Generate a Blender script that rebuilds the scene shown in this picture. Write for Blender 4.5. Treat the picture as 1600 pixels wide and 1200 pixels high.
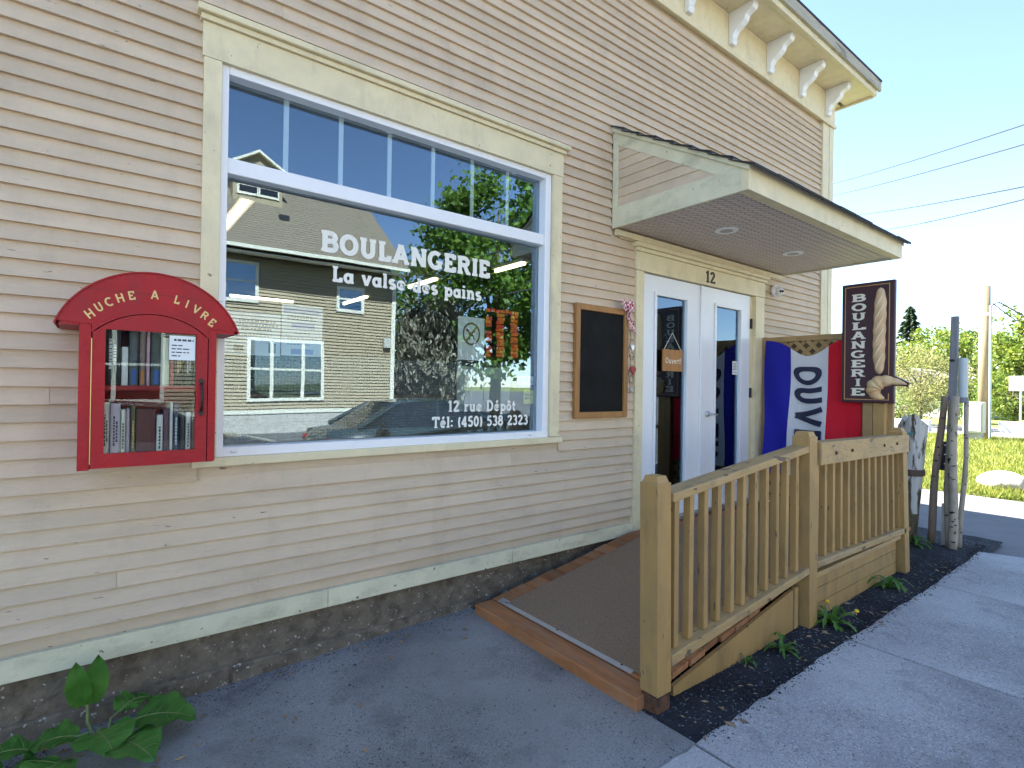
import bpy, math, random
import numpy as np
from mathutils import Vector, Matrix, noise
random.seed(7); rng = np.random.default_rng(7)
R = math.radians
for o in list(bpy.data.objects): bpy.data.objects.remove(o)
scn = bpy.context.scene
COL = scn.collection
# ------------------------------------------------------------------ camera
CAMZ = 1.45
cd = bpy.data.cameras.new('camera'); cam = bpy.data.objects.new('camera', cd); COL.objects.link(cam)
cd.sensor_width = 36; cd.sensor_fit = 'HORIZONTAL'; cd.lens = 843.07/1600*36
cd.clip_start = 0.05; cd.clip_end = 2000
yaw, pitch, roll = R(52.204), R(0.238), R(0.870)
fw = Vector((math.cos(yaw)*math.cos(pitch), math.sin(yaw)*math.cos(pitch), math.sin(pitch)))
rt = Vector((math.sin(yaw), -math.cos(yaw), 0)); up = rt.cross(fw)
r2 = rt*math.cos(roll)+up*math.sin(roll); u2 = -rt*math.sin(roll)+up*math.cos(roll)
m = Matrix((r2, u2, -fw)).transposed().to_4x4(); m.translation = (0, -2.85, CAMZ)
cam.matrix_world = m
scn.camera = cam
# ------------------------------------------------------------------ sky, sun, exposure
SUN = Vector((-1.0, 3.9, 4.7)).normalized()
w = bpy.data.worlds.new('World'); scn.world = w; w.use_nodes = True
nt = w.node_tree; bg = nt.nodes['Background']
sk = nt.nodes.new('ShaderNodeTexSky'); sk.sky_type = 'NISHITA'; sk.sun_disc = False
sk.sun_elevation = math.asin(SUN.z); sk.sun_rotation = math.atan2(SUN.x, SUN.y)
sk.air_density = 0.8; sk.dust_density = 0.1; sk.ozone_density = 1.0
nt.links.new(sk.outputs[0], bg.inputs[0]); bg.inputs[1].default_value = 0.077
sl = bpy.data.lights.new('sun', 'SUN'); sl.energy = 5.0; sl.angle = R(0.53); sl.color = (1, .95, .87)
so = bpy.data.objects.new('sun', sl); COL.objects.link(so); so.rotation_euler = SUN.to_track_quat('Z', 'Y').to_euler()
so.location = SUN*40
vs = scn.view_settings; vs.view_transform = 'Standard'; vs.look = 'None'; vs.gamma = 1; vs.exposure = 2.8
try: vs.use_curve_mapping = False
except Exception: pass
scn.render.engine = 'CYCLES'

# ------------------------------------------------------------------ helpers
WL = {}                                   # world location of each object (no rotated parents)
def tag(o, label, cat, group=None):
    o['label'] = label; o['category'] = cat
    if group: o['group'] = group
    return o
def thing(name, loc, label, cat, group=None):
    o = bpy.data.objects.new(name, None); COL.objects.link(o); o.location = loc; o.empty_display_size = .1
    WL[o.name] = Vector(loc)
    return tag(o, label, cat, group)
class MB:
    def __init__(s): s.v = []; s.f = []
    def add(s, vs, fs):
        n = len(s.v); s.v += [tuple(map(float, p)) for p in vs]; s.f += [[i+n for i in f] for f in fs]; return s
    def hexa(s, p):                        # 8 points: bottom loop, top loop
        return s.add(p, [(3,2,1,0),(4,5,6,7),(0,1,5,4),(1,2,6,5),(2,3,7,6),(3,0,4,7)])
    def box(s, x0, x1, y0, y1, z0, z1):
        return s.hexa([(x0,y0,z0),(x1,y0,z0),(x1,y1,z0),(x0,y1,z0),(x0,y0,z1),(x1,y0,z1),(x1,y1,z1),(x0,y1,z1)])
    def prism(s, poly, axis, a, b):        # poly 2d in the two other axes
        def P(q, t): return {'x': (t, q[0], q[1]), 'y': (q[0], t, q[1]), 'z': (q[0], q[1], t)}[axis]
        n = len(poly); V = [P(q, a) for q in poly]+[P(q, b) for q in poly]
        F = [list(range(n))[::-1], [n+i for i in range(n)]]+[[i, (i+1) % n, n+(i+1) % n, n+i] for i in range(n)]
        return s.add(V, F)
    def tube(s, pts, rad, n=8, cap=True):
        pts = [Vector(p) for p in pts]; k = len(pts)
        if not hasattr(rad, '__len__'): rad = [rad]*k
        V = []; F = []; ref = None
        for i, p in enumerate(pts):
            d = (pts[min(i+1, k-1)]-pts[max(i-1, 0)]).normalized()
            if ref is None: ref = d.orthogonal().normalized()
            ref = (ref-d*ref.dot(d)); ref = ref.normalized() if ref.length > 1e-6 else d.orthogonal().normalized()
            b = d.cross(ref)
            for j in range(n):
                a = 2*math.pi*j/n; V.append(p+(ref*math.cos(a)+b*math.sin(a))*rad[i])
        for i in range(k-1):
            for j in range(n): F.append((i*n+j, i*n+(j+1) % n, (i+1)*n+(j+1) % n, (i+1)*n+j))
        if cap: F.append(list(range(n))[::-1]); F.append([(k-1)*n+j for j in range(n)])
        return s.add(V, F)
    def lathe(s, prof, c=(0, 0, 0), axis='z', n=20):   # prof: (r, t)
        V = []; F = []
        for r, t in prof:
            for j in range(n):
                a = 2*math.pi*j/n; q = (r*math.cos(a), r*math.sin(a))
                p = {'z': (q[0], q[1], t), 'y': (q[0], t, q[1]), 'x': (t, q[0], q[1])}[axis]
                V.append((p[0]+c[0], p[1]+c[1], p[2]+c[2]))
        k = len(prof)
        for i in range(k-1):
            for j in range(n): F.append((i*n+j, i*n+(j+1) % n, (i+1)*n+(j+1) % n, (i+1)*n+j))
        F.append(list(range(n))); F.append([(k-1)*n+j for j in range(n)][::-1])
        return s.add(V, F)
    def grid(s, fn, nu, nv):
        V = [fn(i/nu, j/nv) for j in range(nv+1) for i in range(nu+1)]
        F = [(j*(nu+1)+i, j*(nu+1)+i+1, (j+1)*(nu+1)+i+1, (j+1)*(nu+1)+i) for j in range(nv) for i in range(nu)]
        return s.add(V, F)
    def sphere(s, c, r, n=12, k=8):
        if not hasattr(r, '__len__'): r = (r, r, r)
        V = []; F = []
        for i in range(k+1):
            t = math.pi*i/k
            for j in range(n):
                a = 2*math.pi*j/n
                V.append((c[0]+r[0]*math.sin(t)*math.cos(a), c[1]+r[1]*math.sin(t)*math.sin(a), c[2]+r[2]*math.cos(t)))
        for i in range(k):
            for j in range(n): F.append((i*n+j, (i+1)*n+j, (i+1)*n+(j+1) % n, i*n+(j+1) % n))
        return s.add(V, F)
    def obj(s, name, mat, parent=None, smooth=False, bevel=0, kind=None, fixn=True, origin=None):
        V = np.array(s.v); c = Vector(((V.min(0)+V.max(0))/2).tolist()) if origin is None else Vector(origin)
        me = bpy.data.meshes.new(name); me.from_pydata((V-np.array(c)).tolist(), [], s.f)
        if fixn:
            import bmesh
            bm = bmesh.new(); bm.from_mesh(me); bmesh.ops.recalc_face_normals(bm, faces=bm.faces); bm.to_mesh(me); bm.free()
        me.update()
        if smooth:
            me.polygons.foreach_set('use_smooth', [True]*len(me.polygons))
        me.materials.append(mat if not isinstance(mat, str) else M[mat])
        o = bpy.data.objects.new(name, me); COL.objects.link(o); WL[o.name] = c
        if parent is not None: o.parent = parent; o.location = c-WL[parent.name]
        else: o.location = c
        if bevel:
            b = o.modifiers.new('bevel', 'BEVEL'); b.width = bevel; b.segments = 2; b.limit_method = 'ANGLE'
        if kind: o['kind'] = kind
        return o
def bx(name, mat, parent, *a, **k): return MB().box(*a).obj(name, mat, parent, **k)
def copy_tree(o, loc, label=None, group=None):
    d = Vector(loc)-WL[o.name]
    def rec(q, par):
        c = q.copy(); COL.objects.link(c); WL[c.name] = WL[q.name]+d
        if par: c.parent = par
        else: c.location = loc
        for ch in q.children: rec(ch, c)
        return c
    c = rec(o, None)
    if label: c['label'] = label
    return c

# ------------------------------------------------------------------ materials
M = {}
def mat(name, col, rough=.6, var=.08, scale=8, bump=0, bscale=60, stretch=(1, 1, 1), spec=.4, metal=0, col2=None, th=(.45, .6), spots=None, trans=0, rnd=0, detail=6, coat=0, grime=None):
    """noise-varied paint/wood/stone; col2 = second colour in patches; spots=(colour, scale, threshold) chips"""
    m = bpy.data.materials.new(name); m.use_nodes = True; t = m.node_tree; N = t.nodes; L = t.links
    b = N['Principled BSDF']; b.inputs['Roughness'].default_value = rough
    b.inputs['Specular IOR Level'].default_value = spec; b.inputs['Metallic'].default_value = metal
    if coat: b.inputs['Coat Weight'].default_value = coat
    tc = N.new('ShaderNodeTexCoord'); mp = N.new('ShaderNodeMapping'); mp.inputs['Scale'].default_value = stretch
    oi = N.new('ShaderNodeObjectInfo'); ad = N.new('ShaderNodeVectorMath'); ad.operation = 'ADD'
    cx = N.new('ShaderNodeCombineXYZ'); ml = N.new('ShaderNodeMath'); ml.operation = 'MULTIPLY'; ml.inputs[1].default_value = 37
    L.new(oi.outputs['Random'], ml.inputs[0]); L.new(ml.outputs[0], cx.inputs[0]); L.new(ml.outputs[0], cx.inputs[2])
    L.new(tc.outputs['Object'], ad.inputs[0]); L.new(cx.outputs[0], ad.inputs[1]); L.new(ad.outputs[0], mp.inputs[0])
    def noise_tex(sc, det=detail, ro=.6):
        n = N.new('ShaderNodeTexNoise'); n.inputs['Scale'].default_value = sc; n.inputs['Detail'].default_value = det
        n.inputs['Roughness'].default_value = ro; L.new(mp.outputs[0], n.inputs['Vector']); return n
    def ramp(src, a, c):
        r = N.new('ShaderNodeValToRGB'); r.color_ramp.elements[0].position = a[0]; r.color_ramp.elements[1].position = c[0]
        r.color_ramp.elements[0].color = (*a[1], 1); r.color_ramp.elements[1].color = (*c[1], 1); L.new(src, r.inputs[0]); return r
    def mix(f, a, c, ty='MIX'):
        x = N.new('ShaderNodeMix'); x.data_type = 'RGBA'; x.blend_type = ty
        for i, s in ((0, f), (6, a), (7, c)):
            if hasattr(s, 'is_output'): L.new(s, x.inputs[i])
            else: x.inputs[i].default_value = s if i == 0 else (*s, 1)
        return x.outputs[2]
    n1 = noise_tex(scale); lo = tuple(max(0, c*(1-var)) for c in col); hi = tuple(c*(1+var) for c in col)
    out = ramp(n1.outputs[0], (.3, lo), (.7, hi)).outputs[0]
    if col2:
        n2 = noise_tex(scale*.7+1.3); r = ramp(n2.outputs[0], (th[0], (0,)*3), (th[1], (1,)*3)); out = mix(r.outputs[0], out, col2)
    if spots:
        n3 = noise_tex(spots[1], 3, .5); r = ramp(n3.outputs[0], (spots[2], (0,)*3), (spots[2]+.03, (1,)*3)); out = mix(r.outputs[0], out, spots[0])
    if rnd:
        r = ramp(oi.outputs['Random'], (0, (1-rnd,)*3), (1, (1+rnd*.6,)*3)); out = mix(1.0, out, r.outputs[0], 'MULTIPLY')
    if grime:      # dirt in world space: (colour, scale xyz, start, end, amount)
        gp_ = N.new('ShaderNodeNewGeometry'); gm = N.new('ShaderNodeMapping'); gm.inputs['Scale'].default_value = grime[1]; L.new(gp_.outputs['Position'], gm.inputs[0])
        gn = N.new('ShaderNodeTexNoise'); gn.inputs['Scale'].default_value = 1; gn.inputs['Detail'].default_value = 9; gn.inputs['Roughness'].default_value = .68; L.new(gm.outputs[0], gn.inputs['Vector'])
        gr_ = ramp(gn.outputs[0], (grime[2], (0,)*3), (grime[3], (grime[4],)*3)); out = mix(gr_.outputs[0], out, grime[0])
    L.new(out, b.inputs['Base Color'])
    if bump:
        n4 = noise_tex(bscale, 4); bp = N.new('ShaderNodeBump'); bp.inputs['Strength'].default_value = bump; bp.inputs['Distance'].default_value = .01
        L.new(n4.outputs[0], bp.inputs['Height']); L.new(bp.outputs[0], b.inputs['Normal'])
    if trans:
        tr = N.new('ShaderNodeBsdfTranslucent'); L.new(out, tr.inputs[0]); ms = N.new('ShaderNodeMixShader'); ms.inputs[0].default_value = trans
        L.new(b.outputs[0], ms.inputs[1]); L.new(tr.outputs[0], ms.inputs[2]); L.new(ms.outputs[0], N['Material Output'].inputs[0])
    M[name] = m; return m
def speck(name, col, dark, light, sc=220, rough=.9, bump=.5, big=.12, bigscale=2.0, frac=(.34, .72), crack=0):
    """aggregate: voronoi stones of random tone with large stains"""
    m = bpy.data.materials.new(name); m.use_nodes = True; t = m.node_tree; N = t.nodes; L = t.links
    b = N['Principled BSDF']; b.inputs['Roughness'].default_value = rough; b.inputs['Specular IOR Level'].default_value = .25
    tc = N.new('ShaderNodeTexCoord'); v = N.new('ShaderNodeTexVoronoi'); v.inputs['Scale'].default_value = sc
    L.new(tc.outputs['Object'], v.inputs['Vector'])
    sp = N.new('ShaderNodeSeparateColor'); L.new(v.outputs['Color'], sp.inputs[0])
    r = N.new('ShaderNodeValToRGB'); cr = r.color_ramp; cr.interpolation = 'LINEAR'
    cr.elements[0].position = 0; cr.elements[0].color = (*dark, 1); cr.elements[1].position = 1; cr.elements[1].color = (*light, 1)
    for p in frac: e = cr.elements.new(p); e.color = (*col, 1)
    e = cr.elements.new(.93); e.color = (*[c*1.35 for c in col], 1)
    L.new(sp.outputs[0], r.inputs[0])
    n = N.new('ShaderNodeTexNoise'); n.inputs['Scale'].default_value = bigscale; n.inputs['Detail'].default_value = 8; L.new(tc.outputs['Object'], n.inputs['Vector'])
    r2 = N.new('ShaderNodeValToRGB'); r2.color_ramp.elements[0].position = .32; r2.color_ramp.elements[1].position = .68
    r2.color_ramp.elements[0].color = (1-big*2,)*3+(1,); r2.color_ramp.elements[1].color = (1+big,)*3+(1,)
    L.new(n.outputs[0], r2.inputs[0])
    x = N.new('ShaderNodeMix'); x.data_type = 'RGBA'; x.blend_type = 'MULTIPLY'; x.inputs[0].default_value = 1
    L.new(r.outputs[0], x.inputs[6]); L.new(r2.outputs[0], x.inputs[7]); res = x.outputs[2]
    # pits and stains with their own outline, hairline cracks
    for vsc, nsc, lo_, hi_, cc_, am in ((1, 34, .66, .70, dark, .8), (1, 5.5, .56, .66, dark, .30), (1, .9, .50, .62, [c*1.25 for c in col], .5)):
        nn = N.new('ShaderNodeTexNoise'); nn.inputs['Scale'].default_value = nsc; nn.inputs['Detail'].default_value = 7; L.new(tc.outputs['Object'], nn.inputs['Vector'])
        rr = N.new('ShaderNodeValToRGB'); rr.color_ramp.elements[0].position = lo_; rr.color_ramp.elements[1].position = hi_; rr.color_ramp.elements[1].color = (am,)*3+(1,)
        L.new(nn.outputs[0], rr.inputs[0]); y = N.new('ShaderNodeMix'); y.data_type = 'RGBA'; L.new(rr.outputs[0], y.inputs[0]); L.new(res, y.inputs[6]); y.inputs[7].default_value = (*cc_, 1); res = y.outputs[2]
    if crack:
        wn = N.new('ShaderNodeTexNoise'); wn.inputs['Scale'].default_value = 3; wn.inputs['Detail'].default_value = 6; L.new(tc.outputs['Object'], wn.inputs['Vector'])
        wm = N.new('ShaderNodeVectorMath'); wm.operation = 'MULTIPLY_ADD'; wm.inputs[1].default_value = (.5,)*3; L.new(wn.outputs['Color'], wm.inputs[0]); L.new(tc.outputs['Object'], wm.inputs[2])
        cv = N.new('ShaderNodeTexVoronoi'); cv.feature = 'DISTANCE_TO_EDGE'; cv.inputs['Scale'].default_value = crack; L.new(wm.outputs[0], cv.inputs['Vector'])
        cl = N.new('ShaderNodeMath'); cl.operation = 'LESS_THAN'; cl.inputs[1].default_value = .0011; L.new(cv.outputs['Distance'], cl.inputs[0])
        y = N.new('ShaderNodeMix'); y.data_type = 'RGBA'; L.new(cl.outputs[0], y.inputs[0]); L.new(res, y.inputs[6]); y.inputs[7].default_value = (*[c*.35 for c in col], 1); res = y.outputs[2]
    L.new(res, b.inputs['Base Color'])
    bp = N.new('ShaderNodeBump'); bp.inputs['Strength'].default_value = bump; bp.inputs['Distance'].default_value = .004
    n5 = N.new('ShaderNodeTexNoise'); n5.inputs['Scale'].default_value = sc*.7; n5.inputs['Detail'].default_value = 4; L.new(tc.outputs['Object'], n5.inputs['Vector'])
    L.new(n5.outputs[0], bp.inputs['Height']); L.new(bp.outputs[0], b.inputs['Normal'])
    M[name] = m; return m
def glass(name, f, tint=(.93, .96, .95), rough=0):
    m = bpy.data.materials.new(name); m.use_nodes = True; t = m.node_tree; N = t.nodes; L = t.links
    N.remove(N['Principled BSDF'])
    g = N.new('ShaderNodeBsdfGlossy'); g.inputs['Roughness'].default_value = rough; g.inputs[0].default_value = (.70, .86, 1, 1)
    tr = N.new('ShaderNodeBsdfTransparent'); tr.inputs[0].default_value = (*tint, 1)
    fr = N.new('ShaderNodeLayerWeight'); fr.inputs[0].default_value = .3
    mp = N.new('ShaderNodeMapRange'); mp.inputs[3].default_value = f; mp.inputs[4].default_value = 1
    L.new(fr.outputs['Fresnel'], mp.inputs[0])
    tc = N.new('ShaderNodeTexCoord'); wn = N.new('ShaderNodeTexNoise'); wn.inputs['Scale'].default_value = 2.2; wn.inputs['Detail'].default_value = 1; L.new(tc.outputs['Object'], wn.inputs['Vector'])
    wb = N.new('ShaderNodeBump'); wb.inputs['Strength'].default_value = .12; wb.inputs['Distance'].default_value = .004; L.new(wn.outputs[0], wb.inputs['Height']); L.new(wb.outputs[0], g.inputs['Normal'])
    ms = N.new('ShaderNodeMixShader'); L.new(mp.outputs[0], ms.inputs[0]); L.new(tr.outputs[0], ms.inputs[1]); L.new(g.outputs[0], ms.inputs[2])
    L.new(ms.outputs[0], N['Material Output'].inputs[0]); M[name] = m; return m
def emit(name, col, s):
    m = bpy.data.materials.new(name); m.use_nodes = True; b = m.node_tree.nodes['Principled BSDF']
    b.inputs['Base Color'].default_value = (.8, .8, .8, 1); b.inputs['Emission Color'].default_value = (*col, 1); b.inputs['Emission Strength'].default_value = s
    M[name] = m
mat('siding', (.60, .475, .34), .62, .09, 5, .35, 90, (.35, 1, 1.6), grime=((.30, .22, .16), (5, 5, 1.6), .52, .8, .4), rnd=.075, col2=(.535, .43, .30), th=(.5, .75), spots=((.2, .15, .11), 42, .715))
mat('cream', (.72, .63, .41), .55, .06, 6, .2, 70, rnd=.05, grime=((.34, .29, .2), (6, 6, 2.5), .52, .8, .5), col2=(.62, .55, .38), th=(.52, .8), spots=((.24, .2, .14), 36, .715))
mat('green_cream', (.66, .62, .44), .6, .08, 5, .3, 70, rnd=.05, grime=((.26, .24, .16), (4, 4, 9), .5, .76, .65), spots=((.18, .15, .10), 30, .70))
mat('white_vinyl', (.78, .79, .82), .32, .015, 3, spec=.5)
mat('door_white', (.78, .80, .84), .35, .02, 2, spec=.5)
mat('grille', (.62, .70, .74), .4, .02, 3)
mat('tan', (.39, .238, .085), .58, .10, 6, .4, 60, (1, 1, .3), rnd=.10, grime=((.15, .10, .05), (9, 9, 3), .52, .78, .7), col2=(.31, .195, .08), th=(.5, .78), spots=((.12, .08, .045), 30, .69))
mat('tan_worn', (.42, .275, .115), .62, .12, 8, .5, 70, (.3, 1, 1), rnd=.06, grime=((.20, .15, .10), (5, 12, 12), .5, .72, .8), col2=(.45, .33, .19), th=(.56, .72), spots=((.12, .085, .06), 24, .655))
mat('stain', (.34, .135, .048), .65, .3, 7, .35, 40, (3, .5, 3), rnd=.3, col2=(.32, .18, .10), th=(.45, .7))
mat('rot', (.13, .06, .03), .9, .4, 20, 1, 60, col2=(.05, .03, .02))
mat('carpet', (.33, .23, .15), 1, .3, 160, 1, 260, spec=.05, col2=(.23, .16, .10), th=(.5, .75))
mat('aluminium', (.62, .63, .66), .38, .06, 12, .1, 80, (1, .1, 1), metal=.8)
mat('black_iron', (.015, .014, .014), .45, .2, 20, .2, 90)
mat('red_paint', (.38, .008, .016), .45, .14, 5, .3, 45, (1, 1, 1), grime=((.24, .02, .03), (14, 14, 5), .5, .75, .6), rnd=.06, col2=(.34, .011, .02), th=(.5, .7), spec=.3)
mat('gold', (.72, .52, .22), .5, .08, 30)
mat('brass', (.6, .42, .16), .35, .05, 10, metal=.9)
mat('slate_board', (.009, .009, .009), .7, .3, 6, .05, 50, spec=.15, col2=(.016, .016, .016), th=(.5, .8))
mat('oak', (.36, .17, .05), .5, .18, 5, .15, 50, (6, 6, .6), rnd=.1)
mat('soffit', (.66, .57, .52), .5, .04, 4, rnd=.03)
mat('shingle', (.04, .038, .037), .95, .3, 30, .8, 90, rnd=.2)
mat('old_edge', (.40, .37, .29), .8, .12, 6, .4, 40, (.4, 1, 3), col2=(.12, .10, .085), th=(.55, .68))
mat('concrete_block', (.16, .13, .095), .95, .3, 14, .7, 60, col2=(.10, .08, .058), th=(.5, .62), spots=((.42, .40, .37), 48, .655))
mat('grey_roof', (.185, .155, .115), .9, .2, 14, .6, 60, rnd=.14)
mat('olive_siding', (.34, .28, .18), .6, .06, 3, .1, 60)
mat('house_trim', (.68, .66, .55), .55, .04, 6)
mat('sign_plum', (.048, .015, .026), .35, .12, 4, spec=.5)
mat('sign_gold', (.62, .36, .13), .45, .05, 20)
mat('sign_cream', (.78, .74, .62), .5, .04, 20)
mat('bread', (.62, .42, .24), .55, .12, 9, .3, 30, col2=(.68, .50, .30), th=(.45, .65))
mat('bread_slash', (.76, .60, .40), .6, .08, 12, .2, 50)
mat('croissant', (.60, .38, .18), .5, .12, 9, .25, 30, col2=(.74, .56, .34), th=(.45, .7))
mat('flag_blue', (.014, .014, .38), .7, .06, 4, trans=.25)
mat('flag_white', (.80, .80, .84), .7, .03, 4, trans=.25)
mat('flag_red', (.75, .007, .03), .7, .06, 4, trans=.25)
mat('navy', (.018, .020, .055), .6, .1, 5)
mat('lattice', (.36, .23, .10), .65, .12, 8, .3, 60, rnd=.12)
mat('birch', (.40, .345, .27), .75, .18, 9, .5, 40, (1, 1, .5), col2=(.27, .21, .16), th=(.5, .7), spots=((.035, .028, .022), 16, .66))
mat('birch_brown', (.27, .185, .13), .75, .2, 9, .5, 40, (1, 1, .4), spots=((.04, .03, .02), 16, .68))
mat('birch_mark', (.028, .024, .022), .9, .2, 10)
mat('grey_wood', (.22, .225, .24), .8, .14, 6, .4, 40, (8, 8, .5))
mat('pvc', (.46, .53, .56), .4, .05, 5)
mat('peeled', (.60, .58, .53), .8, .1, 15, .8, 40, (1.6, 1.6, .3), col2=(.10, .08, .06), th=(.52, .58))
mat('peel_low', (.09, .07, .048), .9, .3, 12, .9, 30, (1.5, 1.5, .4), col2=(.16, .14, .07))
mat('teal', (.03, .20, .20), .4, .08, 6)
mat('black_plastic', (.02, .022, .028), .4, .15, 8)
mat('rust_band', (.10, .07, .05), .7, .3, 20, .4, 60)
mat('paper', (.74, .77, .78), .7, .02, 8)
mat('grey_sheet', (.36, .40, .41), .7, .03, 8)
mat('paper_blue', (.30, .36, .60), .7, .05, 8)
mat('ink', (.06, .06, .07), .7, .1, 20)
mat('brown_ink', (.13, .075, .02), .6, .1, 20)
mat('visa_blue', (.02, .035, .28), .5, .05, 10)
mat('yellow_paper', (.62, .60, .12), .6, .06, 10)
mat('orange', (.95, .22, .02), .6, .2, 25, col2=(.85, .05, .06), th=(.45, .6))
mat('vinyl_letter', (.78, .77, .70), .5, .03, 10)
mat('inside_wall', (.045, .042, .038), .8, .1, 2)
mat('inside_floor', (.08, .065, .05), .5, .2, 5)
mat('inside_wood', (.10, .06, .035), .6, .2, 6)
mat('old_asphalt', (.17, .17, .172), .9, .12, 3, .6, 180)
mat('asphalt', (.10, .10, .10), .9, .2, 3, .6, 180)
mat('lawn_soil', (.15, .18, .04), 1, .3, 3, .8, 40, col2=(.20, .21, .06))
mat('grass', (.17, .21, .035), .7, .35, 3, rnd=0, trans=.4, col2=(.27, .27, .05), th=(.45, .62))
mat('leaf_maple', (.07, .15, .018), .6, .45, 2.2, trans=.4, col2=(.14, .23, .025), th=(.45, .6))
mat('leaf_bright', (.12, .19, .028), .6, .55, 1.5, trans=.45, col2=(.25, .29, .04), th=(.45, .6))
mat('leaf_pale', (.29, .28, .11), .7, .3, 2, trans=.4, col2=(.21, .23, .07))
mat('leaf_silver', (.23, .22, .16), .6, .4, 3, trans=.25, col2=(.38, .37, .30), th=(.5, .62))
mat('needle', (.06, .10, .045), .7, .4, 3, trans=.15, col2=(.05, .085, .035))
mat('bark', (.11, .085, .06), .9, .3, 10, .8, 30, (2, 2, .4))
mat('dock', (.065, .19, .028), .45, .22, 14, .5, 45, trans=.25, col2=(.10, .25, .04), th=(.45, .65))
mat('dock_stem', (.17, .22, .07), .5, .2, 20)
mat('dandelion', (.09, .21, .03), .5, .3, 20, trans=.3, col2=(.10, .19, .03))
mat('petal', (.80, .55, .02), .6, .1, 30)
mat('rock', (.42, .40, .36), .9, .15, 5, .6, 25)
mat('dry_litter', (.30, .20, .11), .8, .4, 12)
mat('pole_wood', (.30, .22, .13), .85, .15, 6, .5, 40, (6, 6, .4))
mat('cabinet', (.46, .45, .40), .5, .05, 4)
mat('far_white', (.66, .65, .62), .7, .05, 3)
mat('far_roof', (.25, .23, .22), .9, .1, 4)
mat('wire', (.012, .012, .013), .6, .1, 5)
mat('car_teal', (.025, .04, .043), .25, .03, 3, spec=.6, coat=.6)
mat('car_grey', (.05, .048, .05), .25, .03, 3, spec=.6, coat=.6)
mat('car_glass', (.012, .014, .016), .05, .02, 3, spec=.8)
mat('tyre', (.015, .015, .016), .85, .1, 20)
mat('rim', (.5, .5, .52), .3, .05, 10, metal=.8)
mat('lens_red', (.30, .01, .01), .2, .02, 5)
mat('lens_clear', (.6, .62, .65), .12, .02, 5)
speck('walkway', (.235, .228, .22), (.04, .04, .042), (.32, .32, .32), 230, bump=.8, big=.2, bigscale=1.6, frac=(.12, .84))
speck('concrete', (.36, .355, .35), (.17, .165, .16), (.52, .52, .52), 170, bump=.7, big=.2, bigscale=1.1, crack=.22, frac=(.16, .8))
speck('gravel_base', (.026, .028, .034), (.010, .011, .013), (.24, .25, .27), 120, bump=1, big=.25, bigscale=4, frac=(.25, .86))
mat('pebble', (.045, .046, .05), .9, .3, 30, .4, 90, rnd=.5)
mat('pebble_light', (.20, .20, .21), .9, .2, 30, .4, 90)
glass('pane_glass', .08)
glass('door_glass', .11)
glass('box_glass', 0.0)
glass('house_glass', .25, (.25, .28, .3))
emit('tube_light', (1, .80, .50), 1.3)
mat('downlight', (.30, .29, .27), .3, .02, 5)
q_ = M['soffit'].node_tree; wv = q_.nodes.new('ShaderNodeTexWave'); wv.inputs['Scale'].default_value = 11; wv.inputs['Distortion'].default_value = 0; wv.bands_direction = 'DIAGONAL'
gp_ = q_.nodes.new('ShaderNodeNewGeometry'); q_.links.new(gp_.outputs['Position'], wv.inputs['Vector'])
rp = q_.nodes.new('ShaderNodeValToRGB'); rp.color_ramp.elements[0].position = .25; rp.color_ramp.elements[0].color = (.58, .56, .54, 1); rp.color_ramp.elements[1].position = .45; q_.links.new(wv.outputs[0], rp.inputs[0])
bs = q_.nodes['Principled BSDF']; old = bs.inputs['Base Color'].links[0].from_socket; mx = q_.nodes.new('ShaderNodeMix'); mx.data_type = 'RGBA'; mx.blend_type = 'MULTIPLY'; mx.inputs[0].default_value = 1
q_.links.new(old, mx.inputs[6]); q_.links.new(rp.outputs[0], mx.inputs[7]); q_.links.new(mx.outputs[2], bs.inputs['Base Color'])      # vent slots of the soffit strips
# checkered ribbon, perforated screen
def checker(name, a, b, sc):
    m = bpy.data.materials.new(name); m.use_nodes = True; t = m.node_tree
    c = t.nodes.new('ShaderNodeTexChecker'); c.inputs[1].default_value = (*a, 1); c.inputs[2].default_value = (*b, 1); c.inputs[3].default_value = sc
    tc = t.nodes.new('ShaderNodeTexCoord'); t.links.new(tc.outputs['Object'], c.inputs[0])
    t.links.new(c.outputs[0], t.nodes['Principled BSDF'].inputs['Base Color']); M[name] = m
checker('gingham', (.45, .01, .07), (.75, .68, .70), 48)
m = bpy.data.materials.new('perforated'); m.use_nodes = True; t = m.node_tree; N = t.nodes; L = t.links
b = N['Principled BSDF']; b.inputs['Base Color'].default_value = (.34, .38, .39, 1)
tc = N.new('ShaderNodeTexCoord'); v = N.new('ShaderNodeTexVoronoi'); v.inputs['Scale'].default_value = 62; v.inputs['Randomness'].default_value = .12
L.new(tc.outputs['Object'], v.inputs['Vector'])
lt = N.new('ShaderNodeMath'); lt.operation = 'LESS_THAN'; lt.inputs[1].default_value = .42; L.new(v.outputs['Distance'], lt.inputs[0])
mr = N.new('ShaderNodeMapRange'); mr.inputs[3].default_value = .34; mr.inputs[4].default_value = .06; L.new(lt.outputs[0], mr.inputs[0]); L.new(mr.outputs[0], b.inputs['Alpha'])
M['perforated'] = m

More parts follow.
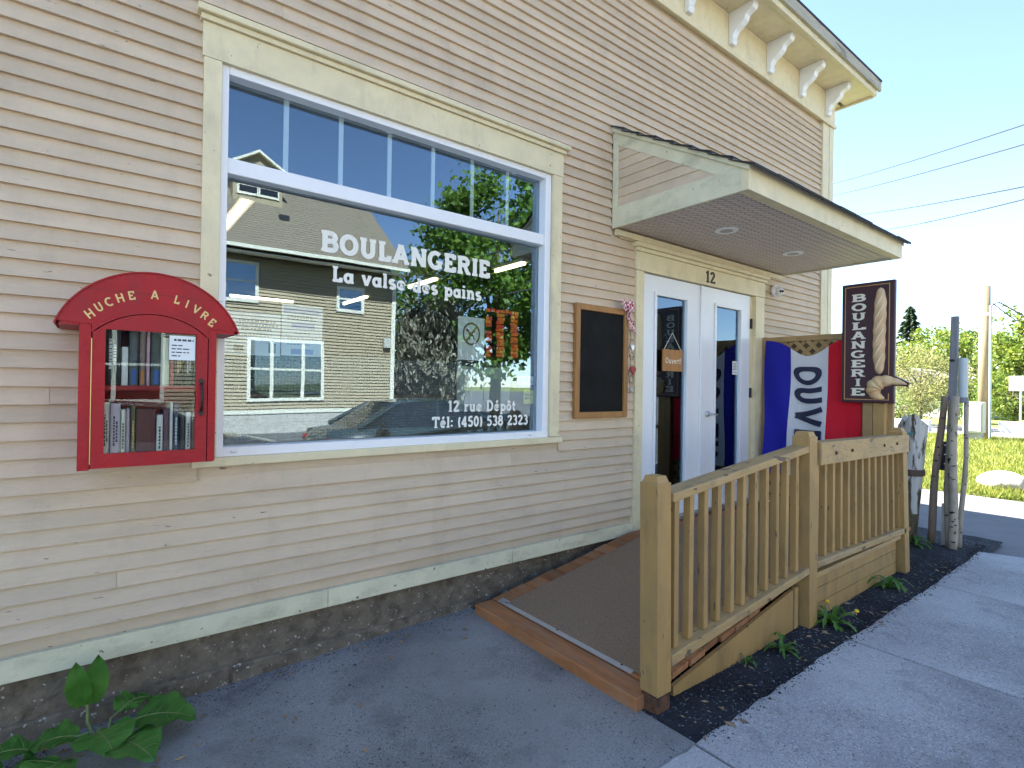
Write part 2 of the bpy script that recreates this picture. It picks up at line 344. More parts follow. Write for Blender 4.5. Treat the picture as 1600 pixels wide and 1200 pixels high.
# ------------------------------------------------------------------ stroke lettering
def arc(cx, cy, rx, ry, a0, a1, n=12):
    return [(cx+rx*math.cos(R(a0+(a1-a0)*i/n)), cy+ry*math.sin(R(a0+(a1-a0)*i/n))) for i in range(n+1)]
G = {}   # glyph: (advance, strokes, serif bars (x0,x1,y))
def g(ch, wd, strokes, serifs=()): G[ch] = (wd, strokes, serifs)
g('B', .80, [[(.18,0),(.18,1)], [(.18,.92),(.44,.92)]+arc(.44,.73,.2,.19,90,-90)+[(.18,.54)], [(.3,.52),(.46,.52)]+arc(.46,.3,.22,.22,90,-90)+[(.18,.08)]], [(.02,.3,.94),(.02,.3,.06)])
g('O', .86, [arc(.43,.5,.33,.42,0,360,24)])
g('U', .86, [[(.2,1),(.2,.36)]+arc(.43,.36,.23,.28,180,360)+[(.66,1)]], [(.04,.36,.94),(.5,.82,.94)])
g('L', .68, [[(.2,0),(.2,1)], [(.1,.08),(.58,.08)], [(.58,0),(.58,.3)]], [(.04,.38,.94),(.04,.3,.06)])
g('A', .92, [[(.14,0),(.46,1)], [(.46,1),(.78,0)], [(.26,.32),(.66,.32)]], [(0,.3,.06),(.62,.92,.06),(.3,.5,.94)])
g('N', .92, [[(.18,0),(.18,1)], [(.2,.96),(.72,.04)], [(.74,0),(.74,1)]], [(.02,.34,.06),(.02,.3,.94),(.58,.9,.94)])
g('G', .88, [arc(.44,.5,.34,.42,48,318,20), [(.68,.44),(.68,.06)]], [(.48,.84,.42)])
g('E', .74, [[(.18,0),(.18,1)], [(.1,.92),(.62,.92)], [(.1,.08),(.64,.08)], [(.18,.51),(.5,.51)], [(.6,1),(.6,.72)], [(.62,0),(.62,.3)]], [(.02,.3,.94),(.02,.3,.06)])
g('R', .86, [[(.18,0),(.18,1)], [(.18,.92),(.46,.92)]+arc(.46,.72,.2,.2,90,-90)+[(.18,.52)], [(.46,.52),(.68,.04)]], [(.02,.34,.06),(.02,.3,.94),(.58,.84,.06)])
g('I', .40, [[(.2,0),(.2,1)]], [(.03,.37,.06),(.03,.37,.94)])
g('D', .86, [[(.18,0),(.18,1)], [(.18,.92),(.4,.92)]+arc(.4,.5,.32,.42,90,-90)+[(.18,.08)]], [(.02,.3,.06),(.02,.3,.94)])
g('T', .78, [[(.39,0),(.39,1)], [(.06,.92),(.72,.92)], [(.08,1),(.08,.72)], [(.70,1),(.70,.72)]], [(.22,.56,.06)])
g('V', .86, [[(.12,1),(.43,0)], [(.43,0),(.74,1)]], [(0,.28,.94),(.58,.86,.94)])
g('H', .84, [[(.16,0),(.16,1)], [(.68,0),(.68,1)], [(.16,.5),(.68,.5)]])
g('C', .82, [arc(.43,.5,.33,.42,48,312,20)])
g('S', .70, [arc(.35,.72,.22,.2,30,270,12)+arc(.35,.29,.24,.22,90,-150,12)])
g('a', .66, [arc(.3,.32,.2,.25,0,360,16), [(.52,.66),(.52,.02)]], [(.46,.66,.06)])
g('v', .66, [[(.1,.66),(.33,0)], [(.33,0),(.56,.66)]], [(0,.24,.62),(.42,.66,.62)])
g('l', .36, [[(.18,0),(.18,1)]], [(.02,.34,.06),(.02,.2,.94)])
g('s', .54, [arc(.27,.48,.16,.13,30,270,10)+arc(.27,.2,.18,.14,90,-150,10)])
g('e', .64, [[(.12,.35),(.52,.35)]+arc(.32,.33,.21,.26,8,320,18)])
g('d', .68, [arc(.3,.32,.2,.25,0,360,16), [(.52,1),(.52,0)]], [(.36,.56,.94),(.5,.66,.06)])
g('p', .70, [arc(.4,.32,.2,.25,0,360,16), [(.18,.66),(.18,-.3)]], [(.02,.22,.62),(.02,.34,-.26)])
g('i', .36, [[(.18,0),(.18,.66)], [(.18,.82),(.18,.98)]], [(.02,.34,.06),(.02,.2,.62)])
g('n', .72, [[(.18,0),(.18,.66)], arc(.36,.4,.18,.2,180,0,10)+[(.54,0)]], [(.02,.34,.06),(.02,.2,.62),(.4,.7,.06)])
g('u', .72, [[(.18,.66),(.18,.26)]+arc(.35,.26,.17,.2,180,360,10), [(.53,.66),(.53,0)]], [(.02,.2,.62),(.38,.55,.62),(.5,.68,.06)])
g('r', .52, [[(.18,0),(.18,.66)], arc(.38,.36,.2,.22,180,60,8)], [(.02,.34,.06),(.02,.2,.62)])
g('t', .48, [[(.2,.9),(.2,.22)]+arc(.34,.22,.14,.16,180,300,8), [(.04,.6),(.42,.6)]])
g('o', .64, [arc(.32,.33,.21,.26,0,360,18)])
g('é', .64, G['e'][1]+[[(.26,.78),(.42,1.0)]])
g('ô', .64, G['o'][1]+[[(.16,.76),(.32,.96)], [(.32,.96),(.48,.76)]])
g('1', .46, [[(.24,0),(.24,1)], [(.24,.96),(.06,.78)]], [(.06,.42,.06)])
g('2', .64, [arc(.31,.72,.2,.2,170,-35,12)+[(.1,.08)], [(.1,.08),(.56,.08)], [(.54,0),(.54,.2)]])
g('3', .64, [arc(.29,.73,.2,.19,150,-90,12), arc(.3,.29,.23,.23,90,-150,12)])
g('4', .66, [[(.42,0),(.42,1)], [(.42,.95),(.06,.3)], [(.04,.28),(.6,.28)]], [(.26,.58,.06)])
g('5', .62, [[(.52,.92),(.18,.92)], [(.17,.94),(.14,.52)], arc(.29,.32,.22,.25,120,-150,14)])
g('8', .64, [arc(.31,.74,.18,.18,0,360,16), arc(.31,.29,.22,.23,0,360,16)])
g('0', .64, [arc(.31,.5,.21,.42,0,360,22)])
g('(', .36, [arc(.42,.45,.28,.62,130,230,10)])
g(')', .36, [arc(-.06,.45,.28,.62,50,-50,10)])
g(':', .30, [[(.15,.08),(.15,.24)], [(.15,.5),(.15,.66)]])
g('!', .30, [[(.15,.3),(.15,1)], [(.15,0),(.15,.14)]])
g(' ', .40, [])
def ribbon(pts, w):
    """thick polyline -> left & right points"""
    n = len(pts); closed = n > 3 and math.hypot(pts[0][0]-pts[-1][0], pts[0][1]-pts[-1][1]) < 1e-4
    l = []; r = []
    for i in range(n):
        a = pts[i-1] if i > 0 else (pts[-2] if closed else pts[0]); c = pts[i+1] if i < n-1 else (pts[1] if closed else pts[-1])
        dx, dy = c[0]-a[0], c[1]-a[1]; d = math.hypot(dx, dy) or 1; nx, ny = -dy/d*w/2, dx/d*w/2
        l.append((pts[i][0]+nx, pts[i][1]+ny)); r.append((pts[i][0]-nx, pts[i][1]-ny))
    return l, r
def put_glyph(mb, ch, fmap, wt=.17, serif=True, sh=.12, depth=.0012, step=.00012, sub=False):
    """fmap(x, y, d) -> world; x,y in cap units, d = height off the surface"""
    wd, strokes, ser = G[ch]; k = 0
    def rs(p):
        if not sub: return p
        o_ = [p[0]]
        for a, b in zip(p, p[1:]):
            k_ = max(1, int(math.hypot(b[0]-a[0], b[1]-a[1])/.06)); o_ += [(a[0]+(b[0]-a[0])*i/k_, a[1]+(b[1]-a[1])*i/k_) for i in range(1, k_+1)]
        return o_
    items = [ribbon(rs(s), wt) for s in strokes]
    if serif: items += [([(x0, y+sh/2), (x1, y+sh/2)], [(x0, y-sh/2), (x1, y-sh/2)]) for x0, x1, y in ser]
    for l, r in items:
        d = depth+k*step; k += 1; n = len(l)
        V = [fmap(*p, d) for p in l]+[fmap(*p, d) for p in r]+[fmap(*p, 0) for p in l]+[fmap(*p, 0) for p in r]
        F = [(i, i+1, n+i+1, n+i) for i in range(n-1)]+[(i, i+1, 2*n+i+1, 2*n+i) for i in range(n-1)]+[(n+i, n+i+1, 3*n+i+1, 3*n+i) for i in range(n-1)]
        F += [(0, n, 3*n, 2*n), (n-1, 2*n-1, 4*n-1, 3*n-1)]
        mb.add(V, F)
def text_width(s, wt=.17, sp=.06): return sum(G[c][0]+sp for c in s)-sp
def words(s, x0, x1, z, cap, y, name, mt, par, **k):
    sx = (x1-x0)/text_width(s); x = 0
    for wrd in s.split(' '):
        l = text_width(wrd); mb = MB(); text_line(mb, wrd, x0+x*sx, x0+(x+l)*sx, z, cap, y, **k); mb.obj(name, mt, par); x += l+.06+G[' '][0]+.06
def text_line(mb, s, x0, x1, z, cap, y, **k):
    """text on a plane facing -Y, fitted between x0 and x1"""
    tw = text_width(s); sx = (x1-x0)/tw; x = 0
    for c in s:
        put_glyph(mb, c, lambda a, b2, d, X=x: (x0+(X+a)*sx, y-d, z+b2*cap), **k); x += G[c][0]+.06

# ------------------------------------------------------------------ ground
def smooth(a, b2, x): t = min(1, max(0, (x-a)/(b2-a))); return t*t*(3-2*t)
def gz(x, y): return .04*smooth(.2, 1.9, x)-.004*smooth(2.5, 5, x)
def sheet(name, x0, x1, y0, y1, off, mt, n=(20, 10), kind='structure', parent=None, fn=None):
    f = fn or (lambda u, v2: (x0+(x1-x0)*u, y0+(y1-y0)*v2, gz(x0+(x1-x0)*u, 0)+off))
    return MB().grid(f, *n).obj(name, mt, parent, kind=kind, origin=(0, 0, 0))
gr = MB().box(-600, 600, -600, 600, -1.2, -.36).obj('ground', 'lawn_soil', kind='structure')
sheet('walkway', -8, 1.915, -1.62, .06, 0, 'walkway', (60, 6))
sheet('gravel_strip', 1.915, 6.9, -1.66, .05, -.006, 'gravel_base', (60, 8), fn=lambda u, v2: (1.915+5.0*u, -1.66+1.71*v2, gz(1.915+5*u, 0)-.006+.012*math.sin(u*31+v2*9)*math.sin(v2*14+u*7)))
sw = bpy.data.objects.new('sidewalk', None); COL.objects.link(sw); sw['kind'] = 'structure'; WL[sw.name] = Vector((0, 0, 0))
xs = [-8, -5.6, -4.1, -2.6, -1.1, .4, 1.9, 3.4, 4.9, 6.35]
for i in range(len(xs)-1):
    a, c = xs[i]+.007, xs[i+1]-.007
    ya = -1.615+.012*math.sin(i*2.1); yb = -1.615+.012*math.sin((i+1)*2.1)
    if i == len(xs)-2: c2 = c-.25
    else: c2 = c
    q = [(a, -3.55), (c, -3.55), (c, yb-.0), (a, ya)] if i < len(xs)-2 else [(a, -3.55), (c+.25, -3.55), (c+.1, -2.2), (c-.1, yb), (a, ya)]
    e0, e1_ = q[-1], q[-2]
    q = q[:-2]+[(e1_[0]+(e0[0]-e1_[0])*k/24, e1_[1]+(e0[1]-e1_[1])*k/24+(random.uniform(-.008, .006) if 0 < k < 24 else 0)) for k in range(25)]
    mb = MB(); n = len(q)
    mb.add([(x, y, -.3) for x, y in q]+[(x, y, gz(x, 0)+.008) for x, y in q], [list(range(n))[::-1], [n+k for k in range(n)]]+[[k, (k+1) % n, n+(k+1) % n, n+k] for k in range(n)])
    mb.obj('slab', 'concrete', sw, bevel=.006)
bx('kerb', 'concrete', None, -60, 6.6, -3.75, -3.56, -.34, .025, kind='structure', bevel=.012)
sheet('street', -200, 200, -11.5, -3.75, 0, 'asphalt', (2, 2), fn=lambda u, v2: (-200+400*u, -11.5+7.75*v2, -.24))
sheet('side_road', 6.2, 9.9, -3.75, 60, 0, 'old_asphalt', (2, 2), fn=lambda u, v2: (6.2+3.7*u, -3.76+64*v2, -.004+.01*u))
sheet('far_yard', -200, 200, -60, -11.5, 0, 'asphalt', (2, 2), fn=lambda u, v2: (-200+400*u, -120+108.5*v2, -.10))
sheet('lawn', 9.85, 24, -3.7, 30, 0, 'lawn_soil', (14, 14), fn=lambda u, v2: (9.85+13.6*u, -3.7+33.7*v2, .01+.03*math.sin(u*9)*math.cos(v2*11)))
sheet('far_road', 23.4, 30, -30, 60, 0, 'old_asphalt', (2, 2), fn=lambda u, v2: (23.45+6.5*u, -3.7+63*v2, .02))
sheet('far_lawn', 30, 200, -3.7, 120, 0, 'lawn_soil', (2, 2), fn=lambda u, v2: (29.9+170*u, -3.7+123*v2, .02))
# grass
def blades(name, mt, n, x0, x1, y0, y1, h, wd, z0, label=None):
    X = rng.uniform(0, 1, n)**1.5*(x1-x0)+x0; Y = rng.uniform(y0, y1, n); H = h*rng.uniform(.5, 1.5, n); A = rng.uniform(0, 6.28, n); T = rng.normal(0, .45, (n, 2))
    V = np.empty((n, 3, 3)); dx = np.cos(A)*wd; dy = np.sin(A)*wd; z = z0+.03*np.sin((X-9.85)/13.6*9)*np.cos((Y+3.7)/33.7*11)
    V[:, 0] = np.c_[X-dx, Y-dy, z-.01]; V[:, 1] = np.c_[X+dx, Y+dy, z-.01]; V[:, 2] = np.c_[X+T[:, 0]*H, Y+T[:, 1]*H, z+H]
    mb = MB(); mb.v = V.reshape(-1, 3).tolist(); mb.f = [(3*i, 3*i+1, 3*i+2) for i in range(n)]
    return mb.obj(name, mt, None, kind='stuff', fixn=False)
o = blades('grass', 'grass', 60000, 9.85, 23.4, -2.2, 9, .09, .012, .01); tag(o, 'short sunlit grass of the lawn beyond the side road', 'grass')
# pebbles on the gravel strip
mb = MB(); mb2 = MB()
for i in range(9000):
    x = random.uniform(1.95, 6.6); y = random.choice((random.uniform(-1.66, -1.30), random.gauss(-1.585, .035))); 
    if y > -1.3: y = -1.45
    s = random.uniform(.002, .007)*(1.6 if random.random() < .06 else 1); z = gz(x, 0)+(.0075 if y < -1.605 else -.004)
    if y < -1.605 and random.random() < .5: continue
    a = random.uniform(0, 6.28); ca, sa = math.cos(a)*s, math.sin(a)*s
    q = mb2 if random.random() < .06 else mb
    h = s*random.uniform(.5, 1)
    q.add([(x+ca, y+sa, z), (x-sa*.8, y+ca*.8, z), (x-ca, y-sa, z), (x+sa*.8, y-ca*.8, z), (x+ca*.2, y+sa*.2, z+h)], [(0, 1, 4), (1, 2, 4), (2, 3, 4), (3, 0, 4)])
for i in range(2200):
    x = random.uniform(-1.2, 1.9); y = -abs(random.gauss(0, .07))-.002 if random.random() < .7 else random.uniform(-1.6, 0); s = random.uniform(.0015, .005); z = gz(x, 0)+.0002; a = random.uniform(0, 6.28); ca, sa = math.cos(a)*s, math.sin(a)*s
    (mb2 if random.random() < .3 else mb).add([(x+ca, y+sa, z), (x-sa*.8, y+ca*.8, z), (x-ca, y-sa, z), (x+sa*.8, y-ca*.8, z), (x+ca*.2, y+sa*.2, z+s*.8)], [(0, 1, 4), (1, 2, 4), (2, 3, 4), (3, 0, 4)])
o = mb.obj('gravel', 'pebble', None, kind='stuff'); tag(o, 'loose dark gravel and grit beside the ramp, sidewalk and foundation', 'gravel')
o = mb2.obj('pale_gravel', 'pebble_light', None, kind='stuff'); tag(o, 'scattered pale stone chips among the dark gravel', 'gravel')

mb = MB()
for i in range(170):
    x, y = (random.uniform(1.95, 5.5), random.uniform(-1.68, -1.38)) if random.random() < .6 else (random.uniform(-.8, 1.85), -abs(random.gauss(0, .3))-.01)
    z = gz(x, 0)+(.010 if y < -1.6 else .003); a = random.uniform(0, 6.28); l = random.uniform(.008, .03); w_ = l*random.uniform(.08, .5); d = Vector((math.cos(a), math.sin(a), 0)); n_ = Vector((-d.y, d.x, 0)); p = Vector((x, y, z))
    mb.add([p-d*l, p+n_*w_+Vector((0, 0, .003)), p+d*l+Vector((0, 0, .002)), p-n_*w_], [(0, 1, 2, 3)])
o = mb.obj('litter', 'dry_litter', None, kind='stuff', fixn=False); tag(o, 'dry leaf bits and twigs scattered on the gravel and paving', 'litter')
# ------------------------------------------------------------------ bakery building
B = thing('bakery_building', (0, 0, 0), 'beige clapboard bakery with cream trim, big shop window and double doors', 'building')
WX0, WX1, WZ0, WZ1 = .455, 2.525, 1.095, 2.94       # window opening
DX0, DX1, DZ1 = 3.53, 5.30, 2.405                   # door opening
EX = 7.07; XL = -6.0; ZT = 4.66
mb = MB()
for a in ((XL, WX0, 0, .14, .283, 5.0), (WX0, WX1, 0, .14, .283, WZ0), (WX0, WX1, 0, .14, WZ1, 5.0), (WX1, DX0, 0, .14, .283, 5.0), (DX0, DX1, 0, .14, DZ1, 5.0), (DX1, EX-.01, 0, .14, .283, 5.0),
          (XL, XL+.14, .14, 9.4, .2, 5.0), (EX-.15, EX-.01, .14, 9.4, .2, 5.0), (XL+.14, EX-.15, 9.26, 9.4, .2, 5.0)): mb.box(*a)
mb.obj('wall', 'siding', B)
bx('foundation', 'concrete_block', B, XL, EX-.03, .03, .3, -.3, .2795)
def rough(u, v2):
    x = -2.2+4.15*u; z = -.05+.329*v2
    d = .008*noise.noise((x*7, z*9, 0))+.004*noise.noise((x*26, z*26, 3))+random.uniform(-.0012, .0012)
    return (x, .022+d*(0 if v2 in (0, 1) else 1), z)
MB().grid(rough, 230, 18).obj('foundation_face', 'concrete_block', B, fixn=False)
# rough lower footing course of blocks in front of the foundation
xb = XL
while xb < 1.95:
    l = random.uniform(1.0, 1.7); e = min(xb+l, 1.95)
    q = MB().box(xb+.004, e-.004, .0+random.uniform(0, .012), .034, -.15, gz(xb, 0)+random.uniform(.07, .11)); q.obj('footing_stone', 'concrete_block', B, bevel=.012); xb = e
# base trim
for a, c in ((XL, -1.6), (-1.597, .985), (.988, 2.21), (2.213, 3.43)):
    bx('base_board', 'green_cream', B, a, c, -.034, -.002, .28, .372)
bx('base_board', 'green_cream', B, 5.475, EX-.28, -.034, -.002, .28, .372)
# clapboards
EXPO = .0708; z0 = 2.059-EXPO*24
def clap(x0, x1, z, lift=0):
    t = random.uniform(-.0012, .0012); h = EXPO+.012; dz = random.uniform(-.002, .002); dz2 = dz+random.uniform(-.002, .002)
    yb = -.0255+t; yt = -.0035
    MB().hexa([(x0, yb, z+dz), (x1, yb, z+dz2), (x1, -.0005, z+dz2), (x0, -.0005, z+dz), (x0, yt, z+h), (x1, yt, z+h), (x1, -.0005, z+h), (x0, -.0005, z+h)]).obj('clapboard', 'siding', B)
k = 0
while True:
    z = z0+k*EXPO; k += 1
    if z+EXPO > ZT: break
    if z < .36: continue
    zt = z+EXPO*.9
    cuts = [(XL, EX-.272)]
    holes = []
    if zt > 1.06 and z < 3.14: holes.append((.378, 2.622))
    if z < 2.62: holes.append((3.432, 5.474))
    if zt > 2.68 and z < 3.44: holes.append((3.146, 3.24))   # canopy cheek
    for h0, h1 in holes:
        nc = []
        for a, c in cuts:
            if h0 > a and h1 < c: nc += [(a, h0), (h1, c)]
            else: nc.append((a, c))
        cuts = nc
    for a, c in cuts:
        # butt joints
        js = sorted(random.uniform(a+.5, c-.5) for _ in range(int((c-a)/5.5))) if c-a > 2.2 else []
        e = [a]+js+[c]
        for i in range(len(e)-1):
            if e[i+1]-e[i] > .04: clap(e[i]+(.0012 if i else 0), e[i+1], z)
# corner board, frieze, eave
bx('corner_board', 'cream', B, EX-.27, EX-.10, -.036, .0, .21, ZT+.02)
bx('corner_board', 'cream', B, EX-.097, EX+.012, -.040, .12, .21, ZT+.02)
bx('frieze_board', 'cream', B, XL, EX+.03, -.044, -.0, ZT, 5.02)
bx('frieze_moulding', 'cream', B, XL, EX+.035, -.062, -.0445, ZT-.022, ZT+.016)
bx('eave_soffit', 'cream', B, XL, EX+.30, -.36, -.0445, 5.022, 5.05)
bx('eave_fascia', 'cream', B, XL, EX+.31, -.395, -.362, 5.0, 5.13)
bx('eave_fascia', 'cream', B, EX+.302, EX+.335, -.36, 9.6, 5.0, 5.13)
bx('eave_soffit', 'cream', B, EX+.04, EX+.30, -.0, 9.5, 5.022, 5.05)
bx('roof_edge', 'old_edge', B, XL, EX+.36, -.425, -.397, 5.06, 5.17)
bx('roof', 'shingle', B, XL, EX+.37, -.43, 9.7, 5.172, 5.195)
# brackets: scroll profile
def bracket(x):
    pr = [(0, 0), (-.035, .0), (-.05, .03), (-.045, .07), (-.07, .11), (-.12, .135), (-.16, .17), (-.17, .21), (-.20, .225), (-.235, .235), (-.25, .265), (-.25, .30), (0, .30)]
    q = MB().prism([(-.0445+p[0], 4.722+p[1]) for p in pr], 'x', x-.04, x+.04).obj('bracket', 'white_vinyl', B, bevel=.006)
for x in (-.9, .3, 1.3, 2.3, 3.3, 4.05, 4.75, 5.47, 6.19, 6.86): bracket(x)
# ---- shop window
W = MB().box(WX0, WX1, .095, .13, WZ0, WZ0+.03).obj('shop_window', 'white_vinyl', B)   # inner stool; pieces below are its sub-parts
def wpart(n, mt, *a, **k): return bx(n, mt, W, *a, **k)
wpart('casing', 'cream', .378, .452, -.034, 0, 1.102, 2.938)
wpart('casing', 'cream', 2.528, 2.612, -.034, 0, 1.102, 2.938)
wpart('casing', 'cream', .372, 2.618, -.036, 0, 2.94, 3.098)
wpart('crown_moulding', 'cream', .362, 2.632, -.052, 0, 3.1, 3.124)
wpart('crown_moulding', 'cream', .346, 2.656, -.075, 0, 3.126, 3.158, bevel=.006)
wpart('sill', 'cream', .355, 2.64, -.044, 0, 1.056, 1.098, bevel=.005)
FI0, FI1, FZ0, FZ1 = .486, 2.474, 1.142, 2.903
wpart('frame', 'white_vinyl', WX0, FI0, -.012, .09, WZ0+.031, WZ1, bevel=.003)
wpart('frame', 'white_vinyl', FI1, WX1, -.012, .09, WZ0+.031, WZ1, bevel=.003)
wpart('frame', 'white_vinyl', FI0, FI1, -.012, .09, WZ1-.037, WZ1, bevel=.003)
wpart('frame', 'white_vinyl', WX0, WX1, -.016, .088, WZ0+.002, WZ0+.047, bevel=.003)
wpart('transom_bar', 'white_vinyl', FI0, FI1, .0, .09, 2.440, 2.514, bevel=.004)
for x in (.765, 1.052, 1.338, 1.625, 1.912, 2.197): wpart('muntin', 'grille', x-.0125, x+.0125, .0655, .0735, 2.516, FZ1)
for x in (.53, 2.36): MB().sphere((x, -.016, 1.118), (.016, .004, .006), 10, 6).obj('weep_cover', 'aluminium', W, smooth=True)
wpart('pane', 'pane_glass', FI0, FI1, .056, .060, 1.143, 2.4395)
wpart('pane', 'pane_glass', FI0, FI1, .056, .060, 2.5145, FZ1)
YL = .0555
words('BOULANGERIE', .948, 2.055, 2.160, .108, YL, 'lettering', 'vinyl_letter', W, wt=0.25, sh=0.17, depth=.0004, step=.00006)
words('La valse des pains', 1.010, 1.990, 2.004, .083, YL, 'lettering', 'vinyl_letter', W, wt=0.22, sh=0.14, depth=.0004, step=.00006)
words('12 rue Dépôt', 1.752, 2.288, 1.284, .070, YL, 'lettering', 'vinyl_letter', W, wt=0.2, sh=0.12, depth=.0004, step=.00006)
words('Tél: (450) 538 2323', 1.640, 2.398, 1.186, .068, YL, 'lettering', 'vinyl_letter', W, wt=0.2, sh=0.12, depth=.0004, step=.00006)
# ---- notices behind the glass (flat sheets)
YN = .0785
def sheet_thing(name, label, cat, x0, x1, z0_, z1_, mt, y=YN):
    o = bx(name, mt, None, x0, x1, y, y+.001, z0_, z1_); return tag(o, label, cat)
nd = sheet_thing('notice', 'white no-dogs notice with barred circle taped in the shop window', 'notice', 1.83, 2.033, 1.615, 1.893, 'paper')
def on(parent, name, mt, fn):
    mb = MB(); fn(mb); return mb.obj(name, mt, parent)
def ring(mb, cx, cz, r, wd, y, n=28):
    V = []; 
    for rr in (r, r-wd):
        V += [(cx+rr*math.cos(2*math.pi*i/n), y, cz+rr*1.1*math.sin(2*math.pi*i/n)) for i in range(n)]
    mb.add(V, [(i, (i+1) % n, n+(i+1) % n, n+i) for i in range(n)])
on(nd, 'barred_circle', 'brown_ink', lambda mb: (ring(mb, 1.932, 1.785, .068, .012, YN-.0006), mb.add([(1.884, YN-.0007, 1.737), (1.892, YN-.0007, 1.727), (1.980, YN-.0007, 1.833), (1.972, YN-.0007, 1.843)], [(0, 1, 2, 3)])))
dog = [(-.040,.030),(-.030,.038),(-.022,.034),(-.014,.012),(.012,.008),(.022,.030),(.028,.028),(.022,.004),(.020,-.014),(.024,-.036),(.016,-.038),(.012,-.016),(-.008,-.014),(-.010,-.038),(-.018,-.038),(-.018,-.008),(-.026,.010),(-.042,.020)]
on(nd, 'dog_silhouette', 'brown_ink', lambda mb: mb.add([(1.932+p[0], YN-.0005, 1.785+p[1]) for p in dog], [list(range(len(dog)))]))
sheet_thing('blank_sheet', 'blank pale sheet under the no-dogs notice in the shop window', 'paper', 1.826, 2.030, 1.285, 1.572, 'grey_sheet')
sheet_thing('blank_sheet', 'blank pale sheet hung below the orange tags in the shop window', 'paper', 2.038, 2.252, 1.285, 1.572, 'grey_sheet')
def lines(mb, x0, x1, zs, h, y):
    for z, a, c in zs: 
        xx = x0+(x1-x0)*a
        while xx < x0+(x1-x0)*c:
            l = random.uniform(.008, .022); e = min(xx+l, x0+(x1-x0)*c); mb.add([(xx, y, z), (e, y, z), (e, y, z+h), (xx, y, z+h)], [(0, 1, 2, 3)]); xx = e+.004
n1 = sheet_thing('notice', 'printed notice with blue bars taped inside the shop window', 'notice', .762, .972, 1.592, 1.858, 'paper')
on(n1, 'blue_bar', 'paper_blue', lambda mb: [mb.add([(a, YN-.0005, z), (c, YN-.0005, z), (c, YN-.0005, z+h), (a, YN-.0005, z+h)], [(0, 1, 2, 3)]) for a, c, z, h in ((.77, .965, 1.815, .03), (.81, .93, 1.735, .03), (.81, .925, 1.60, .028))])
on(n1, 'print', 'ink', lambda mb: lines(mb, .77, .965, [(1.80, .1, .9), (1.79, .1, .8), (1.78, .1, .85), (1.71, .3, .7), (1.68, .1, .9), (1.665, .1, .9), (1.65, .1, .7)], .004, YN-.0005))
n2 = sheet_thing('notice', 'faded printed notice with bold heading beside the window frame', 'notice', .50, .757, 1.585, 1.80, 'paper')
on(n2, 'print', 'ink', lambda mb: (lines(mb, .53, .745, [(1.752, .15, .95), (1.732, .05, 1), (1.712, .2, .85)], .011, YN-.0005), lines(mb, .53, .745, [(1.69, .1, .9), (1.68, .1, .8), (1.66, .1, .9)], .004, YN-.0005),
   mb.add([(.54, YN-.0005, 1.60), (.585, YN-.0005, 1.60), (.585, YN-.0005, 1.635), (.54, YN-.0005, 1.635)], [(0, 1, 2, 3)]), mb.add([(.70, YN-.0005, 1.60), (.735, YN-.0005, 1.60), (.735, YN-.0005, 1.65), (.70, YN-.0005, 1.65)], [(0, 1, 2, 3)])))
ot = thing('tag_display', (2.18, YN, 1.64), 'orange and red tags in three hanging columns inside the shop window', 'display')
for ci, cx_ in enumerate((2.07, 2.165, 2.285)):
    for j in range(12):
        if ci == 0 and j % 4 == 3: continue
        wd = .045 if ci == 0 else .062; z = 1.645+j*.0245; dx = random.uniform(-.006, .006); tl = random.uniform(-.006, .006)
        MB().hexa([(cx_-wd/2+dx, YN, z), (cx_+wd/2+dx, YN, z+tl), (cx_+wd/2+dx, YN+.002, z+tl), (cx_-wd/2+dx, YN+.002, z), (cx_-wd/2+dx, YN, z+.021), (cx_+wd/2+dx, YN, z+.021+tl), (cx_+wd/2+dx, YN+.002, z+.021+tl), (cx_-wd/2+dx, YN+.002, z+.021)]).obj('paper_tag', 'orange', ot)
for j in range(7): bx('paper_tag', 'orange', ot, 2.045+j*.04, 2.08+j*.04, YN, YN+.002, 1.942+.004*math.sin(j*2), 1.965+.004*math.sin(j*2))
vs_ = sheet_thing('card_sticker', 'white and blue VISA sticker in the corner of the shop window', 'sticker', 2.318, 2.462, 1.438, 1.535, 'paper')
on(vs_, 'blue_band', 'visa_blue', lambda mb: (mb.add([(2.318, YN-.0005, 1.438), (2.462, YN-.0005, 1.438), (2.462, YN-.0005, 1.462), (2.318, YN-.0005, 1.462)], [(0, 1, 2, 3)]), mb.add([(2.318, YN-.0005, 1.522), (2.462, YN-.0005, 1.522), (2.462, YN-.0005, 1.535), (2.318, YN-.0005, 1.535)], [(0, 1, 2, 3)])))
mb = MB(); text_line(mb, 'VISA', 2.335, 2.452, 1.472, .04, YN-.0003, wt=.22, serif=False, depth=.0002, step=.00004); mb.obj('lettering', 'visa_blue', vs_)
ys = sheet_thing('yellow_sticker', 'small yellow-green sticker under the VISA sticker', 'sticker', 2.375, 2.465, 1.328, 1.425, 'yellow_paper')
on(ys, 'print', 'ink', lambda mb: lines(mb, 2.385, 2.455, [(1.385, 0, 1), (1.36, 0, .7)], .014, YN-.0005))
ps = bx('perforated_screen', 'perforated', None, .49, 2.47, .105, .1065, 1.145, 1.60); tag(ps, 'grey perforated privacy screen along the bottom of the shop window', 'screen')
